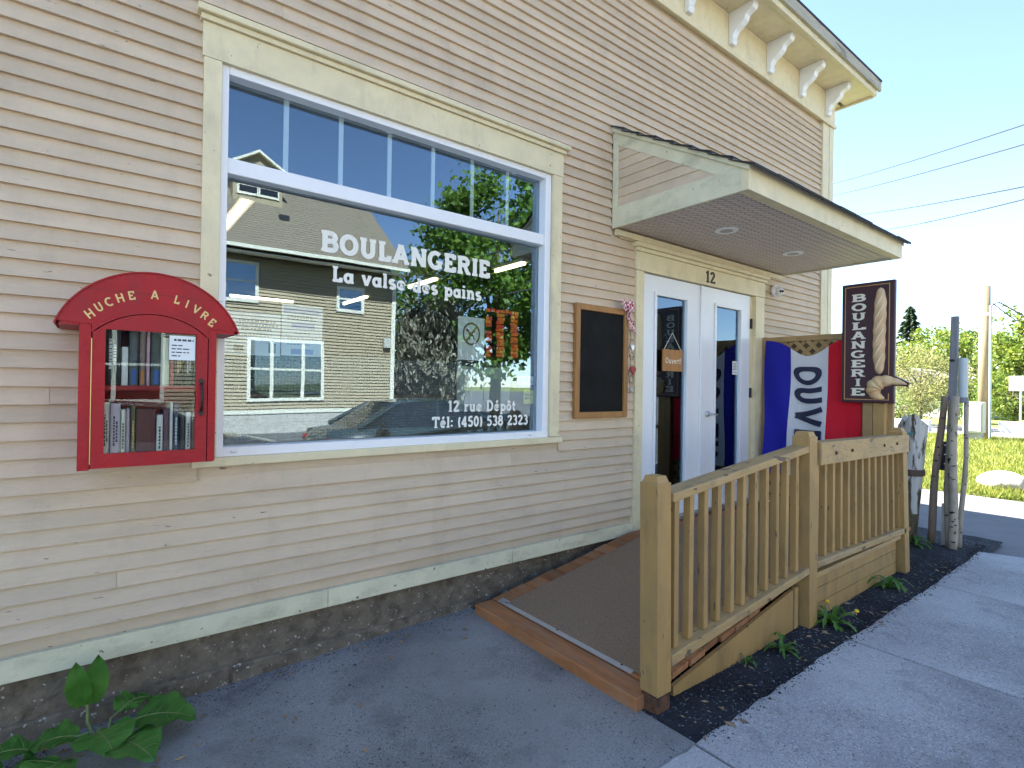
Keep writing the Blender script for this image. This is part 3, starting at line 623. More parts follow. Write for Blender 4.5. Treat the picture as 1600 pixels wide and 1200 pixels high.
# ---- interior
RM = bpy.data.objects.new('shop_interior', None); COL.objects.link(RM); RM['kind'] = 'structure'; WL[RM.name] = Vector((0, 0, 0))
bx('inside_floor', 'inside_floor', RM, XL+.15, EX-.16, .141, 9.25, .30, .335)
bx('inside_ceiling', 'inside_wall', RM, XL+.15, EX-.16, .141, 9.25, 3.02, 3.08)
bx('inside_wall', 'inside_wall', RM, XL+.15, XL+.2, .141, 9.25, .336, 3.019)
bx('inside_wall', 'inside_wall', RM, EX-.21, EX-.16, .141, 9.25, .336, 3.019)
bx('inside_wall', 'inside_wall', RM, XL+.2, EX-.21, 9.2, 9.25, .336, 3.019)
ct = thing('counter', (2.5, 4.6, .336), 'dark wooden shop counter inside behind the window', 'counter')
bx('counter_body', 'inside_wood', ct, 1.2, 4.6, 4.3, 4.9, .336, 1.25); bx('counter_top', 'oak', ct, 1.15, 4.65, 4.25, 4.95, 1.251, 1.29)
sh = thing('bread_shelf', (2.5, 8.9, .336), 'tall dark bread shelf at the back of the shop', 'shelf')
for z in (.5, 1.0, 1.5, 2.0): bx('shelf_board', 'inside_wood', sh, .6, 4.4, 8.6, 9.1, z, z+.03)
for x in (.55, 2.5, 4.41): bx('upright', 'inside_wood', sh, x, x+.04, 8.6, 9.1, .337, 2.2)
for i, (x0_, x1_, y0_, y1_) in enumerate(((.94, 1.06, 2.1, 3.3), (3.80, 3.92, 3.9, 4.8), (4.12, 4.24, 2.3, 2.95), (1.85, 2.95, 7.6, 7.72), (3.68, 3.80, 6.1, 7.25))):
    ft = thing('fluorescent_light', ((x0_+x1_)/2, (y0_+y1_)/2, 2.94), 'lit tube light on the shop ceiling '+('just behind the left of the shop window', 'above the middle of the counter', 'nearest the shop doors', 'running along the back of the shop', 'between counter and back shelf')[i], 'light', 'ceiling tube lights')
    bx('housing', 'white_vinyl', ft, x0_, x1_, y0_, y1_, 2.985, 3.018)
    a, c = ((x0_+x1_)/2, y0_+.02, 2.965), ((x0_+x1_)/2, y1_-.02, 2.965)
    if x1_-x0_ > .5: a, c = (x0_+.02, (y0_+y1_)/2, 2.965), (x1_-.02, (y0_+y1_)/2, 2.965)
    MB().tube([a, c], .019, 10).obj('tube', 'tube_light', ft, smooth=False)
# ---- double door
D = MB().box(DX0, DX1, -.02, .13, .30, .345).obj('double_door', 'aluminium', B)     # threshold carries the leaves
def dpart(n, mt, *a, **k): return bx(n, mt, D, *a, **k)
dpart('casing', 'cream', 3.434, 3.528, -.036, 0, .30, 2.40)
dpart('casing', 'cream', 5.302, 5.472, -.036, 0, .30, 2.40)
dpart('casing', 'cream', 3.43, 5.476, -.04, 0, 2.404, 2.552)
dpart('crown_moulding', 'cream', 3.418, 5.488, -.056, 0, 2.554, 2.582)
dpart('crown_moulding', 'cream', 3.40, 5.506, -.078, 0, 2.584, 2.622, bevel=.006)
MX = 4.395
for a, c, g0, g1 in ((DX0+.004, MX-.003, 3.735, 4.165), (MX+.003, DX1-.05, 4.635, 5.065)):
    gz0, gz1 = .56, 2.235
    mb = MB().box(a, g0, .0, .045, .35, 2.398).box(g1, c, .0, .045, .35, 2.398).box(g0, g1, .0, .045, .35, gz0).box(g0, g1, .0, .045, gz1, 2.398)
    mb.obj('door_leaf', 'door_white', D)
    for q in ((g0-.03, g0, gz0-.03, gz1+.03), (g1, g1+.03, gz0-.03, gz1+.03), (g0, g1, gz0-.03, gz0), (g0, g1, gz1, gz1+.03)):
        dpart('glazing_bead', 'door_white', q[0], q[1], -.012, -.001, q[2], q[3], bevel=.003)
    dpart('door_pane', 'door_glass', g0, g1, .018, .022, gz0, gz1)
dpart('astragal', 'door_white', MX-.025, MX+.02, -.016, -.001, .35, 2.396, bevel=.003)
dpart('jamb', 'cream', DX1-.048, DX1, -.0, .045, .35, 2.398)
MB().lathe([(.026, -.02), (.028, -.012), (.028, -.001)], (4.50, 0, 1.22), 'y', 16).tube([(4.50, -.02, 1.22), (4.50, -.05, 1.22), (4.515, -.056, 1.22), (4.60, -.052, 1.216)], [.010, .010, .010, .008], 8).obj('door_handle', 'aluminium', D, smooth=True)
for z in (.62, 1.42, 2.12): MB().tube([(5.262, -.012, z-.05), (5.262, -.012, z+.05)], .010, 8).box(5.25, 5.275, -.008, -.001, z-.05, z+.05).obj('hinge', 'black_iron', D)
# house number
mb = MB(); text_line(mb, '12', 4.395, 4.545, 2.425, .108, -.0405, wt=.15, sh=.09, depth=.006, step=.0003); mb.obj('house_number', 'black_iron', B)
# door signs
ds = bx('open_sign', 'oak', None, 3.80, 4.075, -.030, -.0165, 1.60, 1.785); tag(ds, 'small wooden "Ouvert!" sign hanging behind the left door glass', 'sign')
mb = MB(); text_line(mb, 'Ouvert!', 3.83, 4.05, 1.665, .052, -.0305, wt=.13, serif=False, depth=.001); 
mb.obj('lettering', 'sign_cream', ds)
MB().tube([(3.82, -.0235, 1.785), (3.937, -.02, 1.93), (4.055, -.0235, 1.785)], .0025, 6).obj('string', 'sign_cream', ds)
hs = bx('hours_notice', 'paper', None, 4.965, 5.055, .0165, .0175, 1.60, 1.73); tag(hs, 'small white opening hours notice on the right door glass', 'notice')
on(hs, 'print', 'ink', lambda mb: lines(mb, 4.975, 5.045, [(1.705, 0, 1), (1.69, 0, .8), (1.675, 0, 1), (1.66, 0, .9), (1.645, 0, 1), (1.615, 0, 1)], .007, .016))
# ---- entrance canopy
CZ0 = 2.68; CX0, CX1, CY = 3.15, 5.86, -1.10
CN = MB().box(CX0+.03, CX1-.03, CY+.03, -.02, CZ0+.03, CZ0+.06).obj('entrance_canopy', 'soffit', B)
def cpart(n, mt, *a, **k): return bx(n, mt, CN, *a, **k)
def rz(y): return 3.475+(y/CY)*(2.845-3.475)      # underside of roof along the slope
cpart('fascia', 'cream', CX0, CX1, CY-.02, CY+.028, CZ0, 2.84)
cpart('cheek_beam', 'green_cream', CX0, CX0+.028, CY+.029, -.02, CZ0, 2.835)
cpart('cheek_beam', 'green_cream', CX1-.028, CX1, CY+.029, -.02, CZ0, 2.835)
for xa in (CX0, CX1-.028):
    cpart('cheek_post', 'green_cream', xa, xa+.028, -.075, -.02, 2.836, 3.338)
    MB().prism([(-.0, rz(0)), (CY-.02, rz(CY-.02)), (CY-.02, rz(CY-.02)-.005), (CY+.20, rz(CY+.2)-.125), (-.02, rz(-.02)-.125)], 'x', xa+.002, xa+.026).obj('rake_board', 'green_cream', CN)
    MB().prism([(-.0, rz(0)), (CY-.03, rz(CY-.03)), (CY-.03, rz(CY-.03)-.035), (-.0, rz(0)-.035)], 'x', xa-.012 if xa == CX0 else xa+.0265, xa+.0015 if xa == CX0 else xa+.04).obj('rake_trim', 'green_cream', CN)
    j = 0
    while True:      # clapboards of the cheek
        z = 2.836+j*EXPO; j += 1
        ya = -.076; z1 = min(z+EXPO, 3.35)
        yl = CY*(3.475-.125-z1)/(3.475-2.845) if z1 < 3.35 else -.1   # where rake covers
        yl = max(yl-.12, CY+.03)
        if z > 3.3 or yl > -.13: break
        s_ = -1 if xa == CX0 else 1; xf = xa+.012
        MB().hexa([(xf+s_*.010, yl, z), (xf+s_*.010, ya, z), (xf, ya, z), (xf, yl, z), (xf+s_*.001, yl, z1+.008), (xf+s_*.001, ya, z1+.008), (xf, ya, z1+.008), (xf, yl, z1+.008)]).obj('clapboard', 'siding', CN)
cpart('wall_cleat', 'cream', CX0+.03, CX1-.03, -.045, -.019, 2.635, 2.679)
# soffit panels, double 4-inch profile with grooves
nx = 9; wdt = (abs(CY)-.075)/nx
for i in range(nx):
    y0_ = CY+.03+i*wdt
    for q in (0, 1):
        cpart('soffit_strip', 'soffit', CX0+.03, CX1-.03, y0_+q*wdt/2+.004, y0_+(q+1)*wdt/2-.002, CZ0+.012, CZ0+.022, bevel=.003)
cpart('soffit_trim', 'cream', CX0+.029, CX1-.029, CY+.03, CY+.048, CZ0-.002, CZ0+.011)
for x in (3.88, 4.98):
    MB().lathe([(.052, CZ0+.004), (.085, CZ0+.004), (.088, CZ0+.0115)], (x, -.545, 0), 'z', 24).obj('downlight_ring', 'white_vinyl', CN, smooth=False)
    MB().lathe([(.0, CZ0+.0035), (.05, CZ0+.0032), (.051, CZ0+.0115)], (x, -.545, 0), 'z', 20).obj('downlight_lens', 'downlight', CN)
# canopy roof: shingle courses
ny = 8
for i in range(ny):
    ya = .0+(CY-.075)*i/ny; yb = (CY-.075)*(i+1)/ny
    x = CX0-.03
    while x < CX1+.03:
        l = min(random.uniform(.28, .34), CX1+.04-x); t = .012+random.uniform(0, .004); e = x+l
        za, zb = rz(ya)+.006, rz(yb)+.006; yj = yb+random.uniform(-.006, .006)
        MB().hexa([(x+.002, yj, zb-.004), (e-.002, yj, zb-.004), (e-.002, min(ya+.03, -.001), za), (x+.002, min(ya+.03, -.001), za), (x+.002, yj, zb+t), (e-.002, yj, zb+t), (e-.002, min(ya+.03, -.001), za+.003), (x+.002, min(ya+.03, -.001), za+.003)]).obj('shingle', 'shingle', CN); x = e
MB().hexa([(CX0-.02, CY-.06, rz(CY-.06)-.004), (CX1+.02, CY-.06, rz(CY-.06)-.004), (CX1+.02, 0, rz(0)-.004), (CX0-.02, 0, rz(0)-.004), (CX0-.02, CY-.06, rz(CY-.06)+.005), (CX1+.02, CY-.06, rz(CY-.06)+.005), (CX1+.02, 0, rz(0)+.005), (CX0-.02, 0, rz(0)+.005)]).obj('roof_deck', 'grey_wood', CN)

# ------------------------------------------------------------------ ramp with railing
DZ = .318
def ramp_z(x): return .085+(DZ-.085)*min(1, max(0, (x-1.93)/(3.36-1.93)))
RP = thing('entrance_ramp', (3.5, -.7, .04), 'stained wooden entrance ramp with brown mat and tan painted railing', 'ramp')
RY0, RY1 = -1.335, -.075
bxp = lambda n, mt, *a, **k: bx(n, mt, RP, *a, **k)
MB().box(1.885, 2.015, RY0, RY1, .03, .098).obj('plank', 'stain', RP, bevel=.006)
x = 2.02; i = 0
while x < 5.33:
    wdt = .132; e = x+wdt; za, zb = ramp_z(x), ramp_z(e); sh_ = random.uniform(-.012, .012)
    MB().hexa([(x+.004, RY0+sh_, za-.03), (e-.004, RY0+sh_, zb-.03), (e-.004, RY1+sh_, zb-.03), (x+.004, RY1+sh_, za-.03), (x+.004, RY0+sh_, za), (e-.004, RY0+sh_, zb), (e-.004, RY1+sh_, zb), (x+.004, RY1+sh_, za)]).obj('plank', 'stain', RP, bevel=.004)
    x = e; i += 1
# mat and strip
xs_ = [2.045, 2.4, 2.8, 3.2, 3.36, 3.6, 4.2, 5.25]
mb = MB(); n = len(xs_)
V = []
for x in xs_:
    for y in (-1.235, -.215): V += [(x, y, ramp_z(x)+.003), (x, y, ramp_z(x)+.013)]
F = []
for i in range(n-1):
    a = 4*i; c = a+4
    F += [(a+1, c+1, c+3, a+3), (a, a+1, c+1, c), (a+2, c+2, c+3, a+3)]
F += [(0, 2, 3, 1), (4*n-4, 4*n-3, 4*n-1, 4*n-2)]
mb.add(V, F).obj('mat', 'carpet', RP)
MB().hexa([(2.02, -1.19, .1005), (2.062, -1.19, .110), (2.062, -.13, .110), (2.02, -.13, .1005), (2.02, -1.19, .1035), (2.062, -1.19, .1165), (2.062, -.13, .1165), (2.02, -.13, .1035)]).obj('edge_strip', 'aluminium', RP)
for y in (-1.12, -.66, -.2): MB().sphere((2.04, y, .1115), (.006, .006, .003), 8, 4).obj('screw', 'black_iron', RP)
# skirts
PY = -1.36         # railing centre plane
def skirt(x0, x1, z0a, z0b, z1a, z1b, n='skirt_board', mt='tan'):
    MB().hexa([(x0, RY0-.024, z0a), (x1, RY0-.024, z0b), (x1, RY0-.004, z0b), (x0, RY0-.004, z0a), (x0, RY0-.024, z1a), (x1, RY0-.024, z1b), (x1, RY0-.004, z1b), (x0, RY0-.004, z1a)]).obj(n, mt, RP)
skirt(2.12, 3.28, .0, .02, ramp_z(2.12)-.030, ramp_z(3.28)-.030)
skirt(3.30, 3.345, .0, .0, .28, .28, 'skirt_post', 'tan_worn')
skirt(3.47, 4.99, .02, .02, .118, .118); skirt(3.47, 4.99, .122, .122, .214, .214); skirt(3.47, 4.99, .218, .218, .30, .30)
bxp('skirt_cap', 'tan_worn', 3.47, 5.0, RY0-.055, RY0-.002, .302, .334, bevel=.004)
# end of deck
bxp('skirt_board', 'tan', 5.332, 5.352, RY0, RY1, .02, .29)
# railing
RL = MB().hexa([(2.035, PY-.047, .945), (3.385, PY-.047, 1.085), (3.385, PY+.055, 1.085), (2.035, PY+.055, .945), (2.035, PY-.047, .985), (3.385, PY-.047, 1.125), (3.385, PY+.055, 1.125), (2.035, PY+.055, .985)]).obj('railing', 'tan_worn', RP, bevel=.006)
def post(xb, xt, zb, zt, name='post', hw=.048, dy=0):
    mb = MB()
    P = []
    for z, x, q in ((zb, xb, hw), (zt-.03, xt, hw), (zt-.03, xt, hw-.006), (zt, xt, hw-.016)):
        P.append([(x-q, PY-q+dy, z), (x+q, PY-q+dy, z), (x+q, PY+q+dy, z), (x-q, PY+q+dy, z)])
    V = sum(P, []); F = [(3, 2, 1, 0), (12, 13, 14, 15)]
    for k in range(3):
        for j in range(4): F.append((4*k+j, 4*k+(j+1) % 4, 4*k+4+(j+1) % 4, 4*k+4+j))
    return mb.add(V, F).obj(name, 'tan', RL, bevel=.004)
post(1.985, 1.965, .115, 1.068)
mb = MB().box(1.938, 2.032, PY-.046, PY+.046, -.02, .113)
mb.obj('rotten_foot', 'rot', RL, bevel=.01)
post(3.43, 3.40, -.02, 1.205, hw=.052); post(5.10, 4.985, -.02, 1.172, hw=.05)
MB().hexa([(2.035, PY-.05, .222), (3.38, PY-.05, .362), (3.38, PY+.045, .362), (2.035, PY+.045, .222), (2.035, PY-.05, .272), (3.38, PY-.05, .400), (3.38, PY+.045, .400), (2.035, PY+.045, .272)]).obj('bottom_rail', 'tan_worn', RL, bevel=.005)
for i in range(11):
    x = 2.095+i*.117; tz = .945+(x-2.035)*.1037-.001; bz = .272+(x-2.035)*.0952+.001; dx = random.uniform(-.004, .010); q = .017
    MB().hexa([(x-q+dx, PY-.022, bz), (x+q+dx, PY-.022, bz), (x+q+dx, PY+.014, bz), (x-q+dx, PY+.014, bz), (x-q, PY-.022, tz), (x+q, PY-.022, tz), (x+q, PY+.014, tz), (x-q, PY+.014, tz)]).obj('baluster', 'tan', RL, bevel=.002)
MB().hexa([(3.455, PY-.04, 1.095), (5.04, PY-.04, 1.075), (5.04, PY+.05, 1.075), (3.455, PY+.05, 1.095), (3.455, PY-.04, 1.135), (5.04, PY-.04, 1.115), (5.04, PY+.05, 1.115), (3.455, PY+.05, 1.135)]).obj('top_rail', 'tan_worn', RL, bevel=.004)
MB().hexa([(3.475, PY-.066, 1.0), (5.035, PY-.066, .985), (5.035, PY-.042, .985), (3.475, PY-.042, 1.0), (3.475, PY-.066, 1.138), (5.035, PY-.066, 1.118), (5.035, PY-.042, 1.118), (3.475, PY-.042, 1.138)]).obj('name_board', 'tan_worn', RL, bevel=.004)
for x in (3.68, 3.93, 4.50, 4.76): MB().lathe([(.009, PY-.074), (.012, PY-.067)], (x, 0, 1.065), 'y', 8).obj('bolt', 'rot', RL)
MB().hexa([(3.484, PY-.05, .375), (5.05, PY-.05, .345), (5.05, PY+.045, .345), (3.484, PY+.045, .375), (3.484, PY-.05, .415), (5.05, PY-.05, .388), (5.05, PY+.045, .388), (3.484, PY+.045, .415)]).obj('bottom_rail', 'tan_worn', RL, bevel=.005)
for i in range(13):
    x = 3.535+i*.117; bz = .415-(x-3.484)*.0172+.001; tz = 1.094-(x-3.455)*.0126; dx = .0045*i; q = .017
    MB().hexa([(x-q+dx, PY-.022, bz), (x+q+dx, PY-.022, bz), (x+q+dx, PY+.014, bz), (x-q+dx, PY+.014, bz), (x-q, PY-.022, tz), (x+q, PY-.022, tz), (x+q, PY+.014, tz), (x-q, PY+.014, tz)]).obj('baluster', 'tan', RL, bevel=.002)

# ------------------------------------------------------------------ lattice, flag, sign
LX = 5.46
LT = thing('lattice_panel', (LX, -.6, .3), 'wooden lattice privacy panel at the end of the entrance deck', 'lattice')
bx('frame_rail', 'lattice', LT, LX-.02, LX+.02, -1.15, -.05, 1.935, 1.985); bx('frame_rail', 'lattice', LT, LX-.02, LX+.02, -1.15, -.05, .33, .38)
bx('frame_post', 'lattice', LT, LX-.024, LX+.024, -.085, -.042, .0, 1.99); bx('frame_post', 'lattice', LT, LX-.024, LX+.024, -1.19, -1.151, .0, 1.99)
y0_, y1_, z0_, z1_ = -1.15, -.086, .381, 1.934
for s_ in (1, -1):
    c = -2.0
    while c < 3.2:
        # line z - z0 = s*(y - y0) + c  clipped to the panel
        pts = []
        ya, yb = y0_, y1_
        za, zb = z0_+(s_*(ya-y0_)+c if s_ > 0 else c-(ya-y0_)), z0_+(s_*(yb-y0_)+c if s_ > 0 else c-(yb-y0_))
        if za > zb: ya, yb, za, zb = yb, ya, zb, za
        if zb > z0_+.02 and za < z1_-.02:
            if za < z0_: ya += (yb-ya)*(z0_-za)/(zb-za); za = z0_
            if zb > z1_: yb -= (yb-ya)*(zb-z1_)/(zb-za); zb = z1_
            if zb-za > .05:
                xo = LX-.009 if s_ > 0 else LX+.001; q = .019
                dy = q*.707*(1 if yb > ya else -1)
                MB().hexa([(xo, ya-dy, za+.013), (xo+.008, ya-dy, za+.013), (xo+.008, ya+dy, za-.013), (xo, ya+dy, za-.013), (xo, yb-dy, zb+.013), (xo+.008, yb-dy, zb+.013), (xo+.008, yb+dy, zb-.013), (xo, yb+dy, zb-.013)]).obj('slat', 'lattice', LT)
        c += .115
bx('backing_board', 'inside_wood', LT, LX+.012, LX+.0195, -1.15, -.086, .381, 1.934)
FL = thing('ouvert_flag', (5.4, -.5, .8), 'blue, white and red OUVERT flag hung on the lattice panel', 'flag')
YA, YB, ZTOP, ZBOT = -.085, -.93, 1.955, .62
def flagp(s, t, d=0):        # s 0..1 across (wall -> street), t 0..1 down
    sag = -.165*math.exp(-((s-.5)/.25)**2)*(1-t)**2
    y = YA+(YB-YA)*s-.06*t*s+.03*t*math.sin(3.1*s)+.012*math.sin(t*7+2*s)
    z = ZTOP+(ZBOT-ZTOP)*t+sag-.012*s*(1-t)
    x = LX-.045-.018*math.sin(s*9+t*2.2)*(.25+t)-.013*math.sin(s*17-t*5)*(.4+.6*t)-.03*t
    return (x-d, y, z)
def panel(name, mt, s0f, s1f):
    MB().grid(lambda u, v2: flagp(s0f(v2)*(1-u)+s1f(v2)*u, v2), 26, 44).obj(name, mt, FL, smooth=True, fixn=False)
e1 = lambda t: .29+.025*math.sin(t*6+.5); e2 = lambda t: .70+.02*math.sin(t*5+2)
panel('blue_panel', 'flag_blue', lambda t: 0, e1); panel('white_panel', 'flag_white', e1, e2); panel('red_panel', 'flag_red', e2, lambda t: 1)
mb = MB(); tt = .105; H = .215; 
for ch in 'OUVERT':
    wd = G[ch][0]*.19
    # letter up points toward the street side (+s); reading runs down
    put_glyph(mb, ch, lambda a, b2, d, T=tt: flagp(.355+b2*.285, T+a*.19, .009+d), wt=.22, serif=False, depth=.001, sub=True)
    tt += wd+.012
mb.obj('lettering', 'navy', FL)

SX = 5.33
SG = thing('bakery_sign', (SX+.06, -1.09, .03), 'plum BOULANGERIE sign with carved baguette and croissant on a post', 'sign')
bx('sign_post', 'tan', SG, SX+.03, SX+.12, -1.155, -1.065, .0, 1.62, bevel=.004); bx('sign_post', 'lattice', SG, SX+.03, SX+.12, -1.062, -.985, .0, 1.62, bevel=.004)
y0_, y1_, z0_, z1_ = -1.236, -.826, 1.352, 2.402
bx('sign_board', 'sign_plum', SG, SX-.012, SX+.028, y0_, y1_, z0_, z1_, bevel=.008)
def stripe(a, b2, c, d): bx('border_stripe', 'sign_gold', SG, SX-.0145, SX-.0125, a, b2, c, d)
q = .027; s_ = .005
stripe(y0_+q+.012, y1_-q, z1_-q-s_, z1_-q); stripe(y0_+q+.012, y1_-q, z0_+q, z0_+q+s_)
stripe(y1_-q-s_, y1_-q, z0_+q+s_, z1_-q-s_); stripe(y0_+q+.012, y0_+q+s_+.012, z0_+q+s_, z0_+.085); stripe(y0_+q+.012, y0_+q+s_+.012, z0_+.245, z1_-q-s_)
mb = MB(); n = 11; top = z1_-.085; hh = (top-(z0_+.055))/n
for i, ch in enumerate('BOULANGERIE'):
    wd = G[ch][0]; sc = .115/max(wd, .6) if ch != 'I' else .115; cyy = y1_-.137
    zb = top-(i+1)*hh+.008
    put_glyph(mb, ch, lambda a, b2, d, W_=wd, S=sc, Z=zb: (SX-.0125-d, cyy-(a-W_/2)*S, Z+b2*(hh-.018)), wt=.2, sh=.11, depth=.004, step=.0002)
mb.obj('lettering', 'sign_cream', SG)
# baguette relief
by = -1.125+.0; 
def bag(u, v2):
    z = 1.60+(2.345-1.60)*v2; e = (abs(2*v2-1))**5; r = .047*math.sqrt(max(0, 1-e))*(1+.05*math.sin(v2*40)); a = math.pi*u
    return (SX-.011-.034*math.sin(a)*math.sqrt(max(0, 1-e)), by+r*math.cos(a)+.004*math.sin(v2*5), z)
bg_ = MB().grid(bag, 12, 60).obj('baguette', 'bread', SG, smooth=True)
for i in range(6):
    zc = 1.65+i*.105
    pts = []
    for k in range(9):
        t_ = k/8; a = R(135-t_*90); v2 = (zc+.13-t_*.15-1.60)/.745; p = bag(a/math.pi, v2); pts.append((p[0]-.001, p[1], p[2]))
    MB().tube(pts, [.001+.0075*math.sin(math.pi*k/8) for k in range(9)], 6).obj('slash', 'bread_slash', bg_, smooth=True)
# croissant: backing plate + segmented crescent
cc = (-1.185, 1.425)
cpts = []
for k in range(17):
    t_ = k/16; a = R(-100+t_*-195)           # arc opening downward-right
    cpts.append((t_, a))
def cro(t_):
    # centre line in (y,z): from lower tip near the board edge, over the top, out to the street-side tip
    P0, P1, P2, P3 = Vector((-1.168, 1.395)), Vector((-1.03, 1.41)), Vector((-1.06, 1.62)), Vector((-1.325, 1.515))
    s = 1-t_; return P0*s**3+P1*3*s*s*t_+P2*3*s*t_*t_+P3*t_**3
pl = []
for side in (1, -1):
    for k in (range(17) if side == 1 else range(16, -1, -1)):
        t_ = k/16; p = cro(t_); d = (cro(min(1, t_+.02))-cro(max(0, t_-.02))).normalized(); r = .018+.060*math.sin(math.pi*min(1, t_*1.02))**.8
        nrm = Vector((-d.y, d.x))*side; pl.append(tuple(p+nrm*r+(d*.012*(1 if k == 16 else -1 if k == 0 else 0))))
MB().prism(pl, 'x', SX-.0135, SX+.012).obj('croissant_backing', 'sign_plum', SG)
V = []; nseg = 64; nr = 12
mb = MB()
def crs(u, v2):
    t_ = v2; p = cro(t_); d = (cro(min(1, t_+.02))-cro(max(0, t_-.02))).normalized(); ridge = abs(math.sin(t_*math.pi*7))
    r = (.004+.062*math.sin(math.pi*t_)**.8)*(.84+.16*ridge); a = math.pi*u; nrm = Vector((-d.y, d.x))
    q_ = p+nrm*(r*math.cos(a)); return (SX-.0135-r*.75*math.sin(a), q_.x, q_.y)
mb.grid(crs, nr, nseg).obj('croissant', 'croissant', SG, smooth=True)

# ------------------------------------------------------------------ chalkboard, ribbon, garland, camera
CB = thing('chalkboard', (3.035, -.03, 1.22), 'blank black chalkboard in a wooden frame on the wall', 'chalkboard')
x0_, x1_, zb, zt = 2.75, 3.325, 1.222, 2.065
bx('slate', 'slate_board', CB, x0_+.045, x1_-.045, -.036, -.022, zb+.045, zt-.045)
bx('frame_side', 'oak', CB, x0_, x0_+.046, -.052, -.0195, zb, zt, bevel=.004); bx('frame_side', 'oak', CB, x1_-.046, x1_, -.052, -.0195, zb, zt, bevel=.004)
bx('frame_rail', 'oak', CB, x0_+.0465, x1_-.0465, -.051, -.0195, zt-.046, zt, bevel=.004); bx('frame_rail', 'oak', CB, x0_+.0465, x1_-.0465, -.051, -.0195, zb, zb+.046, bevel=.004)
RB = thing('ribbon', (3.28, -.06, 2.09), 'red and white checked ribbon bow tied to the chalkboard corner', 'ribbon')
def strip(pts, wd, nrm=(0, -1, 0)):
    mb = MB(); V = []; pts = [Vector(p) for p in pts]
    for i, p in enumerate(pts):
        d = (pts[min(i+1, len(pts)-1)]-pts[max(0, i-1)]).normalized(); s = d.cross(Vector(nrm)).normalized()*wd*.5
        V += [p+s+Vector((0, .004*math.sin(i*1.3), 0)), p-s]
    mb.add(V, [(2*i, 2*i+1, 2*i+3, 2*i+2) for i in range(len(pts)-1)]); return mb
for j, (ang, ln) in enumerate(((160, .075), (200, .06), (40, .05), (-10, .045))):
    dx, dz = math.cos(R(ang)), math.sin(R(ang)); pts = []
    for k in range(11):
        a = math.pi*2*k/10; r = ln*(.5-.5*math.cos(a)); pts.append((3.275+dx*r-dz*.016*math.sin(a), -.07-.006*j-.02*math.sin(a/2), 2.088+dz*r+dx*.016*math.sin(a)))
    strip(pts, .03, (0.3, -1, .2)).obj('bow_loop', 'gingham', RB)
MB().sphere((3.275, -.085, 2.088), (.016, .014, .018), 10, 6).obj('knot', 'gingham', RB, smooth=True)
strip([(3.285+.095*t_+.008*math.sin(t_*9), -.075-.008*math.sin(t_*8), 2.08-.21*t_) for t_ in [i/14 for i in range(15)]], .034, (.3, -1, 0)).obj('tail', 'gingham', RB)
strip([(3.28+.075*t_+.008*math.sin(t_*7+1), -.066-.006*math.sin(t_*9), 2.08-.15*t_) for t_ in [i/12 for i in range(13)]], .028, (-.2, -1, 0)).obj('tail', 'gingham', RB)
GL = thing('heart_garland', (3.35, -.045, 1.4), 'hanging string of small heart and ring ornaments beside the chalkboard', 'garland')
MB().tube([(3.335+.012*math.sin(i*1.1), -.058, 1.90-i*.035) for i in range(15)], .0018, 5).obj('string', 'black_iron', GL)
hp = []
for i in range(24):
    a = 2*math.pi*i/24; hp.append((.0021*16*math.sin(a)**3, .0021*(13*math.cos(a)-5*math.cos(2*a)-2*math.cos(3*a)-math.cos(4*a))))
MB().prism([(3.365+p[0], 1.592+p[1]*1.1) for p in hp], 'y', -.072, -.06).obj('heart', 'lens_red', GL, bevel=.003)
M['lens_red'].node_tree.nodes['Principled BSDF'].inputs['Roughness'].default_value = .4
MB().prism([(3.348+p[0]*.7, 1.44+p[1]*.7) for p in hp], 'y', -.072, -.062).obj('pale_heart', 'rock', GL, bevel=.003)
MB().prism([(3.355+p[0]*.6, 1.77+p[1]*.9) for p in hp], 'y', -.072, -.062).obj('wire_heart', 'aluminium', GL, bevel=.002)
for z in (1.70, 1.52): 
    MB().tube([(3.352+.02*math.cos(R(a)), -.064, z+.03*math.sin(R(a))) for a in range(0, 361, 24)], .002, 5).obj('wire_ring', 'black_iron', GL)
SC = thing('security_camera', (5.69, -.02, 2.49), 'white round security camera with two dark lenses on the clapboards', 'security camera')
MB().lathe([(.055, -.02), (.06, -.03), (.058, -.05), (.03, -.056)], (5.68, 0, 2.50), 'y', 20).obj('base', 'white_vinyl', SC, smooth=True)
MB().sphere((5.695, -.075, 2.492), (.05, .046, .046), 18, 12).obj('dome', 'white_vinyl', SC, smooth=True)
for k_ in (-.5, .5):
    dv = Vector((-.50-.10*k_*2, -.84+.05*k_*2, -.12)).normalized(); sv = Vector((.86, -.5, 0))
    MB().sphere(Vector((5.695, -.075, 2.492))+dv*.046+sv*.034*k_, (.013, .013, .013), 12, 8).obj('lens', 'black_plastic', SC, smooth=True)

# ------------------------------------------------------------------ little library
HX0, HX1, HZ0 = -.043, .403, 1.115; HY = -.30
HB = thing('book_box', (.18, -.15, HZ0), 'red wall-hung book exchange box with arched roof and glass door', 'book box')
acx, R1 = .186, .315; acz = 1.87-R1
bx('back_panel', 'red_paint', HB, HX0+.012, HX1-.012, -.034, -.0205, HZ0, 1.66)
bx('side_panel', 'red_paint', HB, HX0, HX0+.016, HY+.016, -.0205, HZ0, 1.665); bx('side_panel', 'red_paint', HB, HX1-.016, HX1, HY+.016, -.0205, HZ0, 1.675)
bx('bottom_panel', 'red_paint', HB, HX0+.017, HX1-.017, HY+.016, -.035, HZ0, HZ0+.016)
bx('stile', 'red_paint', HB, HX0-.002, -.009, HY, HY+.0155, HZ0-.003, 1.66); bx('stile', 'red_paint', HB, .377, HX1+.002, HY, HY+.0155, HZ0+.006, 1.675)
bx('shelf', 'red_paint', HB, HX0+.017, HX1-.017, HY+.022, -.036, 1.412, 1.43)
